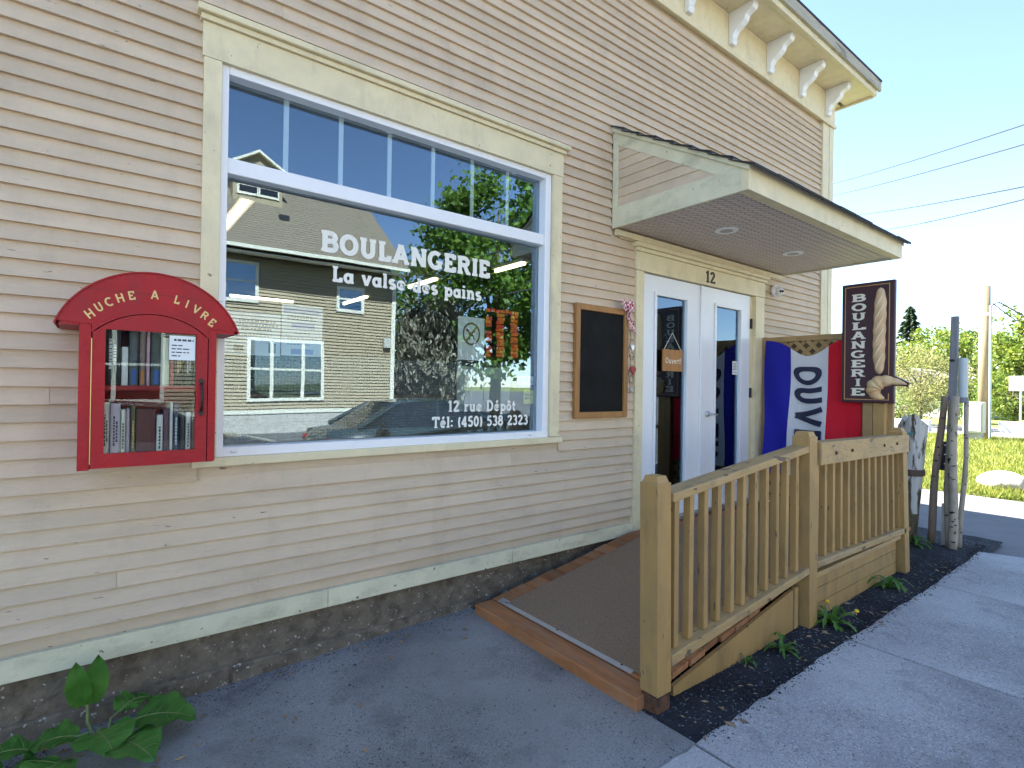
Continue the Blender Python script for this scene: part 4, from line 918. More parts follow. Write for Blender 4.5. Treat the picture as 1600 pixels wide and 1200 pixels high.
a0 = math.degrees(math.asin((1.665-acz)/R1))
outer = arc(acx, acz, R1, R1, a0, 180-a0, 40)
# door arch: circle through (-.006,1.63),(.184,1.712),(.375,1.64)
dR = .262; dcx, dcz = .184, 1.712-dR
dz_l = dcz+math.sqrt(dR**2-(.19)**2)
inner = arc(dcx, dcz, dR, dR, math.degrees(math.acos(.192/dR)), 180-math.degrees(math.acos(.192/dR)), 24)
poly = outer+[(-.007, 1.6585), ]+inner[::-1]+[(.376, 1.6665)]
MB().prism(poly, 'y', HY-.004, HY+.015).obj('header_board', 'red_paint', HB)
# plank joint line in the header
bx('header_joint', 'black_iron', HB, -.045, .425, HY-.0046, HY-.0042, 1.7875, 1.789)
# curved roof
V = []; F = []; ou = arc(acx, acz, R1+.006, R1+.006, a0-2, 182-a0, 40); iu = arc(acx, acz, R1+.0005, R1+.0005, a0-2, 182-a0, 40); n = 41
for y in (HY-.010, -.021): V += [(p[0], y, p[1]) for p in ou]+[(p[0], y, p[1]) for p in iu]
for i in range(n-1): F += [(i, i+1, n+i+1, n+i), (2*n+i, 2*n+i+1, 3*n+i+1, 3*n+i), (i, i+1, 2*n+i+1, 2*n+i), (n+i, n+i+1, 3*n+i+1, 3*n+i)]
F += [(0, n, 3*n, 2*n), (n-1, 2*n-1, 4*n-1, 3*n-1)]
MB().add(V, F).obj('roof', 'red_paint', HB)
MB().prism([(acx-R1*math.cos(R(a0))+.004, 1.652), (HX0, 1.652), (HX0, 1.666), (acx-R1*math.cos(R(a0))+.012, 1.666)], 'y', HY+.0, -.022).obj('eave_board', 'red_paint', HB)
MB().prism([(acx+R1*math.cos(R(a0))-.004, 1.652), (HX1, 1.652), (HX1, 1.666), (acx+R1*math.cos(R(a0))-.012, 1.666)], 'y', HY+.0, -.022).obj('eave_board', 'red_paint', HB)
# door
inn2 = [(p[0]*.985+.184*.015, p[1]-.0035) for p in inner]
GX0, GX1, GZ0, GZ1 = .034, .332, 1.172, 1.642
dl, dr = -.005, .373
mb = MB()
outl = [(dr, HZ0+.003), ]+[(min(max(p[0], dl), dr), p[1]) for p in inn2]+[(dl, HZ0+.003)]
# ring polygon split in left/right/top/bottom pieces
mb.box(dl, GX0, HY-.006, HY+.0145, HZ0+.003, 1.63).box(GX1, dr, HY-.006, HY+.0145, HZ0+.003, 1.63).box(GX0, GX1, HY-.006, HY+.0145, HZ0+.003, GZ0)
DR = mb.obj('door', 'red_paint', HB)
tp = [(p[0], p[1]) for p in inn2]
MB().prism([(dr, 1.6305)]+[(min(max(p[0], dl), dr), max(p[1], 1.6305)) for p in tp]+[(dl, 1.6305), (GX0, 1.6305), (GX0, GZ1), (GX1, GZ1), (GX1, 1.6305)], 'y', HY-.006, HY+.0145).obj('arched_rail', 'red_paint', DR)
bx('door_pane', 'box_glass', DR, GX0-.004, GX1+.004, HY+.004, HY+.007, GZ0-.004, GZ1+.004)
MB().tube([(-.0075, HY-.005, HZ0+.02), (-.0075, HY-.005, 1.605)], .002, 6).obj('piano_hinge', 'brass', DR)
hx = .352
MB().tube([(hx, HY-.008, 1.442), (hx, HY-.028, 1.425), (hx, HY-.034, 1.385), (hx, HY-.028, 1.345), (hx, HY-.008, 1.33)], [.005, .005, .006, .005, .005], 8).obj('handle', 'black_iron', DR, smooth=True)
for z in (1.45, 1.322): MB().prism([(hx, z+.016), (hx+.012, z), (hx, z-.016), (hx-.012, z)], 'y', HY-.010, HY-.006).obj('handle_plate', 'black_iron', DR)
# lettering along the arch
mb = MB(); txt = 'HUCHE A LIVRE'; words_ = []
lR, lcz = .25, 1.79-.25-.018
for i, ch in enumerate(txt):
    if ch == ' ': words_.append(mb); mb = MB(); continue
    a = R(-50+i*100/12); sc = .033; wd = G[ch][0]
    cxl, czl = acx+lR*math.sin(a), lcz+lR*math.cos(a); ra = -a*.72
    def fm(u, v2, d, cx_=cxl, cz_=czl, r=ra, W_=wd): 
        uu, vv = (u-W_/2)*sc, (v2)*sc; return (cx_+uu*math.cos(r)-vv*math.sin(r), HY-.0042-d, cz_+uu*math.sin(r)+vv*math.cos(r))
    put_glyph(mb, ch, fm, wt=.17, serif=False, depth=.0012)
for q_ in words_+[mb]: q_.obj('lettering', 'gold', HB)
nt_ = bx('paper_note', 'paper', None, .238, .328, HY-.0005, HY+.0005+.002, 1.535, 1.633); tag(nt_, 'white printed note taped to the glass of the red book box', 'note')
def nf(mb):
    y = HY-.0012
    lines(mb, .246, .322, [(1.612, .1, 1)], .008, y); lines(mb, .246, .322, [(1.592, 0, .5), (1.578, 0, .85), (1.564, 0, .8), (1.55, 0, .4)], .0045, y)
on(nt_, 'print', 'ink', nf)
# books
def zx(v): return .034+(v-315)/517*.300*1.06-.004
def bookmat(name, c): 
    if name not in M: mat(name, c, .5, .06, 20)
    return name
BK = [
 (318, 400, .235, (.012, .012, .014), 'thick black book with white spine title', 'upper', 'w'), (405, 440, .15, (.55, .52, .55), 'short white book', 'upper', ''),
 (445, 494, .235, (.07, .08, .085), 'dark grey book with blue spine foot', 'upper', 'b'), (498, 530, .215, (.16, .11, .10), 'brown book with orange spine foot', 'upper', 'o'),
 (534, 556, .225, (.48, .30, .40), 'slim pink book', 'upper', ''), (560, 616, .22, (.05, .06, .06), 'charcoal book with pale blue spine foot', 'upper', 'b'),
 (622, 661, .195, (.58, .54, .43), 'cream paperback', 'upper', ''), (665, 690, .11, (.28, .05, .06), 'small red book', 'upper', ''),
 (693, 741, .19, (.018, .014, .010), 'black book with gold spine title', 'upper', 'g'), (746, 800, .19, (.012, .022, .016), 'black-green book with white spine title', 'upper', 'w'), (803, 828, .18, (.09, .09, .095), 'slim grey book', 'upper', ''),
 (312, 350, .232, (.62, .60, .50), 'ivory book with handwritten spine title', 'lower', 'k'), (353, 404, .228, (.38, .31, .37), 'mauve book', 'lower', 'k'),
 (406, 431, .205, (.60, .56, .44), 'slim cream book', 'lower', 'k'), (433, 455, .208, (.33, .25, .33), 'slim violet book', 'lower', ''),
 (458, 482, .218, (.09, .08, .03), 'olive book with gold spine title', 'lower', 'g'), (486, 590, .205, (.075, .012, .014), 'wide maroon book', 'lower', ''),
 (595, 630, .182, (.62, .62, .60), 'white paperback', 'lower', 'k'), (633, 666, .20, (.11, .05, .08), 'plum book', 'lower', ''), (668, 687, .232, (.50, .50, .47), 'slim pale grey book', 'lower', ''),
 (691, 723, .228, (.03, .035, .10), 'navy book with white spine title', 'lower', 'w'), (727, 757, .205, (.016, .016, .02), 'plain black book', 'lower', ''), (760, 790, .192, (.55, .57, .66), 'pale blue book', 'lower', 'k'), (794, 822, .235, (.20, .10, .07), 'brown leather-look book', 'lower', '')]
for i, (a, c, h, col, lab, shf, mk) in enumerate(BK):
    xa, xb = zx(a), zx(c); zb = 1.4305 if shf == 'upper' else HZ0+.0165; dp = random.uniform(.13, .16); yf = HY+.03+random.uniform(0, .02)
    h = min(h, 1.655-zb) if shf == 'upper' else h
    mn = bookmat('book_cover_%d' % i, tuple(min(.8, q_*1.5+.006) for q_ in col))
    t_ = .0025; tl = random.uniform(-.004, .004)
    bk = MB().box(xa+.0006, xa+t_, yf+.003, yf+dp, zb, zb+h).box(xb-t_, xb-.0006, yf+.003, yf+dp, zb, zb+h).prism([(xa+.0006, yf+.003), (xa+(xb-xa)*.25, yf), (xa+(xb-xa)*.75, yf), (xb-.0006, yf+.003), (xb-.0006, yf+.005), (xa+.0006, yf+.005)], 'z', zb, zb+h).obj('book', mn)
    tag(bk, lab+' on the %s shelf of the red book box' % shf, 'book', 'books in the red box')
    bx('pages', 'paper', bk, xa+t_+.0004, xb-t_-.0004, yf+.0055, yf+dp-.004, zb+.003, zb+h-.004)
    xm = (xa+xb)/2; hw = (xb-xa)*.22
    def tt_(mb, x0, x1, z0, z1): 
        z = z0
        while z < z1:
            l = random.uniform(.006, .014); mb.add([(x0, yf-.0006, z), (x1, yf-.0006, z), (x1, yf-.0006, min(z+l, z1)), (x0, yf-.0006, min(z+l, z1))], [(0, 1, 2, 3)]); z += l+.003
    if mk in 'wgk' and mk:
        on(bk, 'spine_title', {'w': 'paper', 'g': 'gold', 'k': 'ink'}[mk], lambda mb: (tt_(mb, xm-hw, xm-hw*.2, zb+h*.28, zb+h*.8), tt_(mb, xm+hw*.2, xm+hw, zb+h*.35, zb+h*.7)) if xb-xa > .022 else tt_(mb, xm-hw*.7, xm+hw*.7, zb+h*.25, zb+h*.75))
    if mk in 'bo' and mk: on(bk, 'spine_foot', {'b': bookmat('book_blue', (.03, .12, .42)), 'o': bookmat('book_orange', (.55, .2, .04))}[mk], lambda mb: mb.add([(xa+(xb-xa)*.25, yf-.0006, zb+.006), (xb-(xb-xa)*.25, yf-.0006, zb+.006), (xb-(xb-xa)*.25, yf-.0006, zb+h*.28), (xa+(xb-xa)*.25, yf-.0006, zb+h*.28)], [(0, 1, 2, 3)]))

# ------------------------------------------------------------------ posts and logs beyond the deck
def log(name, mt, base, top, r0, r1, label, cat='log', bend=.02, marks=10, group=None):
    base, top = Vector(base), Vector(top); pts = []; k = 10
    ph = random.uniform(0, 6)
    for i in range(k+1):
        t_ = i/k; p = base.lerp(top, t_); p += Vector((math.sin(t_*5+ph), math.cos(t_*4+ph), 0))*bend*math.sin(math.pi*t_); pts.append(p)
    lg = thing(name, base, label, cat, group)
    MB().tube(pts, [r0+(r1-r0)*i/k+random.uniform(-.002, .002) for i in range(k+1)], 12).obj('trunk', mt, lg, smooth=True)
    for j in range(marks):
        t_ = random.uniform(.04, .96); i = int(t_*k); p = pts[i].lerp(pts[min(k, i+1)], t_*k-i); r = r0+(r1-r0)*t_; a = math.pi+random.uniform(-.9, 1.1)
        c = p+Vector((math.cos(a)*r*.62, math.sin(a)*r*.62, 0)); MB().sphere(c, (r*random.uniform(.3, .75), r*random.uniform(.3, .75), random.uniform(.004, .010)), 10, 5).obj('bark_scar', 'birch_mark', lg, smooth=True)
    return lg
bz = .0
log('birch_log', 'birch_brown', (6.30, -1.25, bz), (6.22, -1.36, 1.42), .032, .026, 'reddish-brown leaning birch log beside the grey post')
log('birch_log', 'birch', (6.22, -1.41, bz-.02), (6.24, -1.405, 1.38), .032, .026, 'pale straight birch log strapped in front of the grey post', marks=16)
log('birch_log', 'birch', (6.18, -1.435, bz-.02), (6.17, -1.45, 1.42), .036, .03, 'thickest pale birch log with many dark scars by the sidewalk corner', marks=18)
log('birch_log', 'birch', (6.33, -1.455, bz), (6.33, -1.495, 1.40), .022, .018, 'thin birch branch on the street side of the log bundle', marks=8)
gp = thing('grey_post', (6.30, -1.39, bz), 'weathered grey plank post standing above the birch logs', 'post')
MB().hexa([(6.28, -1.40, -.05), (6.33, -1.40, -.05), (6.33, -1.34, -.05), (6.28, -1.34, -.05), (6.28, -1.44, 2.16), (6.33, -1.44, 2.16), (6.33, -1.385, 2.16), (6.28, -1.385, 2.16)]).obj('plank', 'grey_wood', gp, bevel=.004)
bx('foot_plate', 'aluminium', gp, 6.262, 6.278, -1.395, -1.335, -.03, .42)
MB().sphere((6.272, -1.40, 1.75), (.006, .02, .012), 8, 5).obj('screw_eye', 'black_iron', gp)
pv = thing('grey_pipe', (6.26, -1.47, 1.38), 'pale blue-grey plastic pipe fixed to the grey post', 'pipe')
MB().lathe([(.036, 1.40), (.036, 1.77), (.028, 1.77), (.028, 1.42)], (6.30, -1.475, 0), 'z', 16).obj('pipe_body', 'pvc', pv, smooth=False); MB().lathe([(.034, 1.36), (.038, 1.365), (.038, 1.41), (.034, 1.412)], (6.30, -1.475, 0), 'z', 16).obj('pipe_collar', 'grey_wood', pv)
# peeling white stump, leaning, broken top
SP = thing('old_post', (6.2, -1.07, 0), 'thick leaning old post with peeling white paint and broken top', 'post')
nr = 18; V = []; F = []; lv = [0, .12, .3, .5, .68, .70, .90, 1.05, 1.17]
for i, z in enumerate(lv):
    r = .085+.035*z/1.2
    for j in range(nr):
        a = 2*math.pi*j/nr; rr = r*(1+.05*math.sin(3*a+z*2)+random.uniform(-.02, .02)); zz = z+(.05*math.sin(a*2.3)+random.uniform(-.035, .035) if i == len(lv)-1 else 0)
        V.append((6.2+rr*math.cos(a), -1.07-.05*z+rr*math.sin(a), zz))
for i in range(len(lv)-1):
    for j in range(nr): F.append((i*nr+j, i*nr+(j+1) % nr, (i+1)*nr+(j+1) % nr, (i+1)*nr+j))
F.append([(len(lv)-1)*nr+j for j in range(nr)])
F1 = [f for f in F if max(f) < 3*nr]; F2 = [f for f in F if max(f) >= 3*nr]
MB().add(V, F2).obj('post_body', 'peeled', SP); MB().add(V[:3*nr], F1).obj('weathered_base', 'peel_low', SP)
MB().lathe([(.116, .66), (.118, .665), (.118, .715), (.114, .72)], (6.2, -1.105, 0), 'z', 18).obj('metal_band', 'rust_band', SP)
# teal bin lid and black mailbox-like plastic
TB = thing('teal_tray', (6.05, -1.12, .8), 'teal plant tray fixed between the deck railing and old post', 'tray')
MB().prism([(-1.215, 1.085), (-1.06, 1.105), (-1.06, 1.085), (-1.10, .97), (-1.13, .95)], 'x', 5.62, 5.9).obj('tray', 'teal', TB); bx('bracket', 'black_iron', TB, 5.70, 5.74, -1.105, -1.075, 0, .97)
BP = thing('black_planter', (6.45, -1.28, .0), 'black plastic panel with pale slots hung behind the old post', 'panel')
bx('panel', 'black_plastic', BP, 6.50, 6.53, -1.37, -1.25, .70, .98, bevel=.006)
for z in (.76, .85, .94): bx('slot', 'paper', BP, 6.494, 6.4995, -1.325, -1.295, z, z+.012)
MB().tube([(6.515, -1.31, .7), (6.515, -1.31, -.02)], .012, 8).obj('stake', 'black_iron', BP)

# ------------------------------------------------------------------ small plants
def leaf_mesh(mb, base, direction, length, width, curl=.25, n=8, wav=.0, lobes=0, droop=.4, updir=.6):
    d = Vector((math.cos(direction), math.sin(direction), 0)); s = Vector((-d.y, d.x, 0)); base = Vector(base); V = []; F = []
    for i in range(n+1):
        t_ = i/n; w_ = width*math.sin(math.pi*min(1, .06+t_*.94))**.7*(1-.35*t_) if not lobes else width*(.35+.65*abs(math.sin(t_*math.pi*lobes)))*math.sin(math.pi*min(1, .1+.88*t_))**.6
        p = base+d*length*t_+Vector((0, 0, length*(updir*t_-(updir+droop)*t_*t_*.8)))
        for j in (-1, -.5, 0, .5, 1):
            V.append(p+s*w_*j+Vector((0, 0, abs(j)*w_*curl+wav*math.sin(t_*17+j*5)*abs(j))))
    for i in range(n):
        for j in range(4): F.append((i*5+j, i*5+j+1, (i+1)*5+j+1, (i+1)*5+j))
    mb.add(V, F)
DK = thing('dock_plant', (.06, -.22, 0), 'broad-leaved green dock plant growing against the foundation', 'plant')
for bx_, by_, bz_, dr_, ln, wd, ud in ((.15, -.22, .06, -.35, .22, .14, .30), (.03, -.27, .08, -1.25, .16, .12, .30), (-.03, -.22, .06, 2.9, .15, .10, .4), (-.15, -.20, .04, 3.0, .18, .08, .7), (.10, -.14, .07, .6, .14, .09, .5), (-.06, -.32, .04, 4.0, .18, .11, .4), (.10, -.33, .05, -1.0, .18, .11, .3)):
    mb = MB(); leaf_mesh(mb, (bx_, by_, bz_+.03), dr_, ln, wd, .18, 12, .010, 0, .25, ud); lf = mb.obj('leaf', 'dock', DK, smooth=True, fixn=False); vn = MB(); vv = mb.v; nn_ = len(vv)//5
    mid = [Vector(vv[5*i+2])+Vector((0, 0, .0012)) for i in range(nn_)]; vn.tube(mid, [.003*(1-i/nn_)+.0006 for i in range(nn_)], 5)
    for i in range(2, nn_-3, 2):
        for j_, k_ in ((1, 0), (3, 4)): vn.tube([mid[i], Vector(vv[5*(i+1)+j_])+Vector((0, 0, .0012)), Vector(vv[5*(i+2)+k_])*.85+Vector(vv[5*(i+2)+j_])*.15+Vector((0, 0, .0012))], [.0012, .0009, .0004], 4)
    vn.obj('veins', 'dock_stem', lf)
    MB().tube([(.05, -.2, 0), ((.05+bx_)/2, (-.2+by_)/2, bz_+.03), (bx_, by_, bz_+.032)], .004, 6).obj('stem', 'dock_stem', DK)
# upright leaf pair near the base board
for a, zt in ((-.6, .36), (.5, .37)):
    V = []; mb = MB(); n = 9
    for i in range(n+1):
        t_ = i/n; w_ = .042*math.sin(math.pi*min(1, .08+.92*t_))**.7; c = Vector((.0+.035*a*(1+t_*.8)/.6*.6, -.13-.05*math.sin(t_*2), .16+(zt-.16)*t_))
        for j in (-1, 0, 1): V.append(c+Vector((w_*j, -.012*abs(j)+.006*math.sin(t_*14)*j, 0)))
    mb.add(V, [(3*i+j, 3*i+j+1, 3*i+j+4, 3*i+j+3) for i in range(n) for j in (0, 1)]); mb.obj('leaf', 'dock', DK, smooth=True, fixn=False)
MB().tube([(.04, -.19, 0), (.0, -.15, .10), (.0, -.14, .18)], .005, 6).obj('stem', 'dock_stem', DK)
WD = thing('weed', (-.22, -.2, 0), 'slender narrow-leaved weed beside the foundation', 'plant')
for k in range(6):
    mb = MB(); leaf_mesh(mb, (-.22+random.uniform(-.05, .05), -.2+random.uniform(-.04, .04), .0), random.uniform(0, 6.28), random.uniform(.10, .17), .016, .2, 8, .003, 0, .05, 1.6); mb.obj('leaf', 'dock', WD, smooth=True, fixn=False)
def dandelion(x, y, s, label, n=14, flower=0):
    t = thing('dandelion', (x, y, gz(x, 0)), label, 'plant', 'weeds along the railing'); z = gz(x, 0)
    mb = MB()
    for k in range(n):
        leaf_mesh(mb, (x+random.uniform(-.012, .012), y+random.uniform(-.012, .012), z), k*2.4+random.uniform(-.3, .3), s*random.uniform(.6, 1.15), s*.12, .3, 12, .0, 4, .3, random.uniform(.4, 2.2))
    mb.obj('leaves', 'dandelion', t, smooth=False, fixn=False)
    for k in range(flower):
        a = -.9+k*1.7; L_ = s*1.5; e = Vector((x+math.cos(a)*L_*.8, y+math.sin(a)*L_*.45, z+s*.45))
        MB().tube([(x, y, z), ((x+e.x)/2, (y+e.y)/2, z+s*.35), e], .0025, 5).obj('stalk', 'dock_stem', t); MB().sphere(e, (.014, .014, .010), 10, 5).obj('flower', 'petal', t)
dandelion(3.56, -1.46, .17, 'tall dandelion with yellow bud at the foot of the middle railing post', 16, 2)
dandelion(4.55, -1.45, .15, 'bushy dandelion against the skirting boards under the flat railing', 16)
dandelion(2.98, -1.44, .11, 'low dandelion rosette in the gravel below the sloping railing', 13)
dandelion(2.70, -1.40, .06, 'tiny weed sprout nearer the rotten post in the gravel', 8)
dandelion(6.05, -1.20, .16, 'leafy weed clump at the base of the old white post', 16)
dandelion(1.93, -1.235, .035, 'tiny green sprout at the corner of the ramp board', 6)

# ------------------------------------------------------------------ trees
def tree(name, label, loc, h, cr, leafmat, n=5000, leaf=.16, cz=.62, trunk=.16, squash=1.0, clumps=70, gap=.35, bark='bark', group=None, weep=0):
    T = thing(name, loc, label, 'tree', group); x, y, z = loc
    mb = MB(); mb.tube([(x, y, z-.1), (x+.05*h*.1, y, z+h*.25), (x, y+.03, z+h*.5), (x+.05, y, z+h*.85)], [trunk, trunk*.8, trunk*.5, trunk*.12], 9)
    C = []
    rzv = h*(1-.32)/2*squash; c0 = np.array((x, y, z+h*cz))
    while len(C) < clumps:
        p = rng.uniform(-1, 1, 3); r = np.linalg.norm(p)
        if r < 1 and r > .25 and rng.uniform() < r: C.append(c0+p*np.array((cr, cr, rzv))*(1+.12*math.sin(5*p[0]+3*p[2])))
    for q in C[::max(1, clumps//16)]:
        b0 = Vector((x, y, z+h*random.uniform(.25, .55))); e = Vector(q.tolist()); mid = b0.lerp(e, .5)+Vector((0, 0, -.06*h*.3)); mb.tube([b0, mid, e], [trunk*.35, trunk*.2, trunk*.05], 6)
    mb.obj('trunk', bark, T, smooth=True)
    C = np.array(C); idx = rng.integers(0, clumps, n); sg = cr*gap*rng.uniform(.5, 1.1, clumps)
    P = C[idx]+rng.normal(0, 1, (n, 3))*sg[idx][:, None]*np.array((1, 1, .7))*.6
    if weep: P[:, 2] -= np.abs(rng.normal(0, weep, n))
    U = rng.normal(0, 1, (n, 3)); U /= np.linalg.norm(U, axis=1)[:, None]; Vv = np.cross(U, rng.normal(0, 1, (n, 3))); Vv /= np.linalg.norm(Vv, axis=1)[:, None]
    S = leaf*rng.uniform(.5, 1.3, n)[:, None]; U *= S*.5; Vv *= S*.32
    if weep: U[:, 2] -= leaf*.5
    Q = np.stack([P-U, P+Vv, P+U, P-Vv], 1).reshape(-1, 3)
    mb = MB(); mb.v = Q.tolist(); mb.f = [(4*i, 4*i+1, 4*i+2, 4*i+3) for i in range(n)]
    mb.obj('crown', leafmat, T, fixn=False)
    return T
def conifer(label, loc, h, r, n=4500):
    T = thing('conifer', loc, label, 'tree'); x, y, z = loc
    MB().tube([(x, y, z), (x, y, z+h)], [.2, .02], 8).obj('trunk', 'bark', T)
    t_ = rng.uniform(0, 1, n)**.8; lay = np.floor(t_*16)/16+rng.normal(0, .012, n); R_ = r*(1-lay)**.9*rng.uniform(.15, 1, n); A = rng.uniform(0, 6.28, n); arm = np.floor(A/.7)*.7; A = A*.4+arm*.6
    P = np.c_[x+R_*np.cos(A), y+R_*np.sin(A), z+h*(.08+.92*lay)-R_*.25]
    U = np.c_[np.cos(A), np.sin(A), -.3*np.ones(n)]*rng.uniform(.12, .3, n)[:, None]; Vv = np.c_[-np.sin(A), np.cos(A), rng.normal(0, .5, n)]*.07
    Q = np.stack([P-U, P+Vv, P+U, P-Vv], 1).reshape(-1, 3); mb = MB(); mb.v = Q.tolist(); mb.f = [(4*i, 4*i+1, 4*i+2, 4*i+3) for i in range(n)]
    mb.obj('crown', 'needle', T, fixn=False)
conifer('pointed dark conifer rising above the pale bush', (52, 11.9, 0), 8.6, 2.6, 7000)
tree('pale_bush', 'pale olive spring bush beside the plum sign', (27, 4.4, 0), 3.3, 1.55, 'leaf_pale', 7000, .10, .60, .06, 1.1, 90, .32)
tree('leafy_tree', 'wide light green tree behind the grey post', (46, 7.6, 0), 6.3, 3.0, 'leaf_bright', 8000, .22, .66, .16, .8, 80, .28)
tree('leafy_tree', 'bright green tree to the right of the utility pole', (34, 2.1, 0), 5.6, 1.9, 'leaf_bright', 9000, .17, .58, .14, 1.1, 90, .28)
tree('leafy_tree', 'yellow-green bush under the bright tree by the cabinet', (31, 2.2, 0), 2.6, 1.3, 'leaf_bright', 4000, .13, .5, .08, 1.1, 60, .3)
tree('leafy_tree', 'dense green shrub behind the utility pole', (33, 4.1, 0), 2.4, 1.2, 'leaf_maple', 4000, .12, .5, .08, 1.2, 60, .3)
tree('leafy_tree', 'low green shrub in front of the white house', (29, 5.7, 0), 1.7, 1.3, 'leaf_bright', 3500, .10, .5, .05, 1.2, 60, .3)
# trees across the street (seen in the shop window)
tree('maple_tree', 'large green maple across the street, mirrored in the shop window', (13.4, -15.5, -.1), 10.6, 3.6, 'leaf_maple', 16000, .26, .58, .25, 1.1, 120, .26)
tree('silver_tree', 'silvery weeping tree beside the olive house across the street', (10.6, -15.6, -.1), 5.6, 1.5, 'leaf_silver', 6000, .2, .6, .12, 1.0, 60, .3, weep=.5)
tree('leafy_tree', 'green tree behind the olive house across the street', (12, -24, -.1), 8, 3, 'leaf_maple', 6000, .25, .6, .2, 1, 70, .3)

# ------------------------------------------------------------------ background right: pole, cabinet, rock, houses, wires
UP = thing('utility_pole', (22.3, 1.5, 0), 'short wooden utility pole beside the beige cabinet', 'pole')
MB().tube([(22.3, 1.48, -.1), (22.3, 1.50, 4.85)], [.16, .14], 12).obj('pole', 'pole_wood', UP, smooth=True)
MB().tube([(22.1, 1.30, 0), (22.1, 1.32, 4.2)], .035, 8).obj('conduit', 'pvc', UP)
MB().tube([(22.15, 1.3, 4.2), (22.2, 1.15, 4.3), (22.3, .85, 4.05), (22.3, .62, 3.85), (22.3, .66, 3.72), (22.3, .85, 3.68)], .018, 6).obj('cable_loop', 'wire', UP)
MB().tube([(22.15, 1.28, 4.27), (22.2, 1.0, 3.95), (22.3, .78, 3.72)], .014, 6).obj('cable_loop', 'wire', UP)
bx('clamp', 'far_white', UP, 22.08, 22.12, 1.3, 1.5, 3.9, 3.98)
CBN = thing('utility_cabinet', (21.7, 1.6, 0), 'beige metal utility cabinet on a concrete foot by the pole', 'cabinet')
bx('body', 'cabinet', CBN, 21.5, 21.9, 1.36, 1.84, .22, 1.18, bevel=.02); bx('foot', 'concrete', CBN, 21.55, 21.85, 1.40, 1.80, -.02, .219); bx('door', 'far_white', CBN, 21.482, 21.499, 1.40, 1.80, .28, 1.12, bevel=.004)
RK = MB().sphere((10.9, -.98, .10), (.36, .30, .17), 20, 12)
RK.v = [(p[0]+.03*math.sin(p[1]*23+p[2]*9), p[1]+.03*math.sin(p[0]*17), max(-.02, p[2]+.02*math.sin(p[0]*13+p[1]*11))) for p in RK.v]
o = RK.obj('boulder', 'rock', smooth=True); tag(o, 'low pale boulder on the lawn edge', 'boulder')
RK = MB().sphere((10.6, -1.62, .05), (.16, .12, .07), 14, 8); o = RK.obj('stone', 'rock', smooth=True); tag(o, 'small flat pale stone on the lawn edge', 'stone')
SN = thing('street_sign', (24.3, .95, 0), 'small white square sign on a thin post past the lawn', 'sign')
MB().tube([(24.3, .95, 0), (24.3, .95, 2.05)], .03, 8).obj('post', 'aluminium', SN); bx('plate', 'far_white', SN, 24.26, 24.27, .66, 1.24, 1.55, 2.05)
for (yb_, x_) in ((4.1, 24.6), (1.3, 26.5)):
    o = bx('concrete_barrier', 'far_white', None, x_, x_+.3, yb_-.6, yb_+.6, .0, .42, bevel=.02); tag(o, 'low pale concrete block %s' % ('past the old white post' if yb_ > 3 else 'behind the utility cabinet'), 'concrete block')
def far_house(x, y, wd, dp, hh, rh, label, wl='far_white'):
    H_ = thing('far_house', (x, y, 0), label, 'house')
    bx('wall', wl, H_, x, x+dp, y-wd/2, y+wd/2, -.1, hh)
    MB().prism([(y-wd/2-.3, hh-.05), (y+wd/2+.3, hh-.05), (y, hh+rh)], 'x', x-.3, x+dp+.3).obj('roof', 'far_roof', H_)
    for k in (-.25, .25):
        wdw = bx('window', 'far_white', H_, x-.05, x-.003, y+wd*k-.5, y+wd*k+.5, .9, 2.1); bx('window_pane', 'car_glass', wdw, x-.06, x-.051, y+wd*k-.42, y+wd*k+.42, .98, 2.02)
    bx('door', 'far_roof', H_, x-.05, x-.003, y-.45, y+.45, .05, 2.1)
far_house(38, 7.9, 5.5, 6, 1.9, 1.0, 'white bungalow with pale roof behind the pale bush')
far_house(42, 3.6, 6, 6, 2.0, 1.1, 'white bungalow half hidden behind the bright green tree')
# wires from the building to the right
def wire(a, c, sag, r=.012):
    a, c = Vector(a), Vector(c); return [a.lerp(c, i/16)+Vector((0, 0, -sag*4*(i/16)*(1-i/16))) for i in range(17)]
for i, ((y1, z1), (y2, z2)) in enumerate((((5.17, 8.72), (.27, 9.07)), ((5.12, 8.31), (.27, 8.53)), ((4.36, 7.46), (.26, 7.37)), ((3.58, 6.79), (.26, 7.02)))):
    # each wire runs from behind the building's far corner towards the street
    k1, k2 = 30/20, 14/20
    a = (20*k1, -2.85+(y1+2.85)*k1, 1.45+(z1-1.45)*k1); c = (20*k2, -2.85+(y2+2.85)*k2, 1.45+(z2-1.45)*k2)
    a = Vector(a); c = Vector(c); e = c+(c-a)*.5; s = a+(a-c)*.6
    o = MB().tube(wire(s, e, .25), .013, 6).obj('overhead_wire', 'wire'); tag(o, ('topmost', 'second highest', 'third highest', 'lowest')[i]+' of the four black overhead wires beside the eave', 'wire', 'overhead wires')

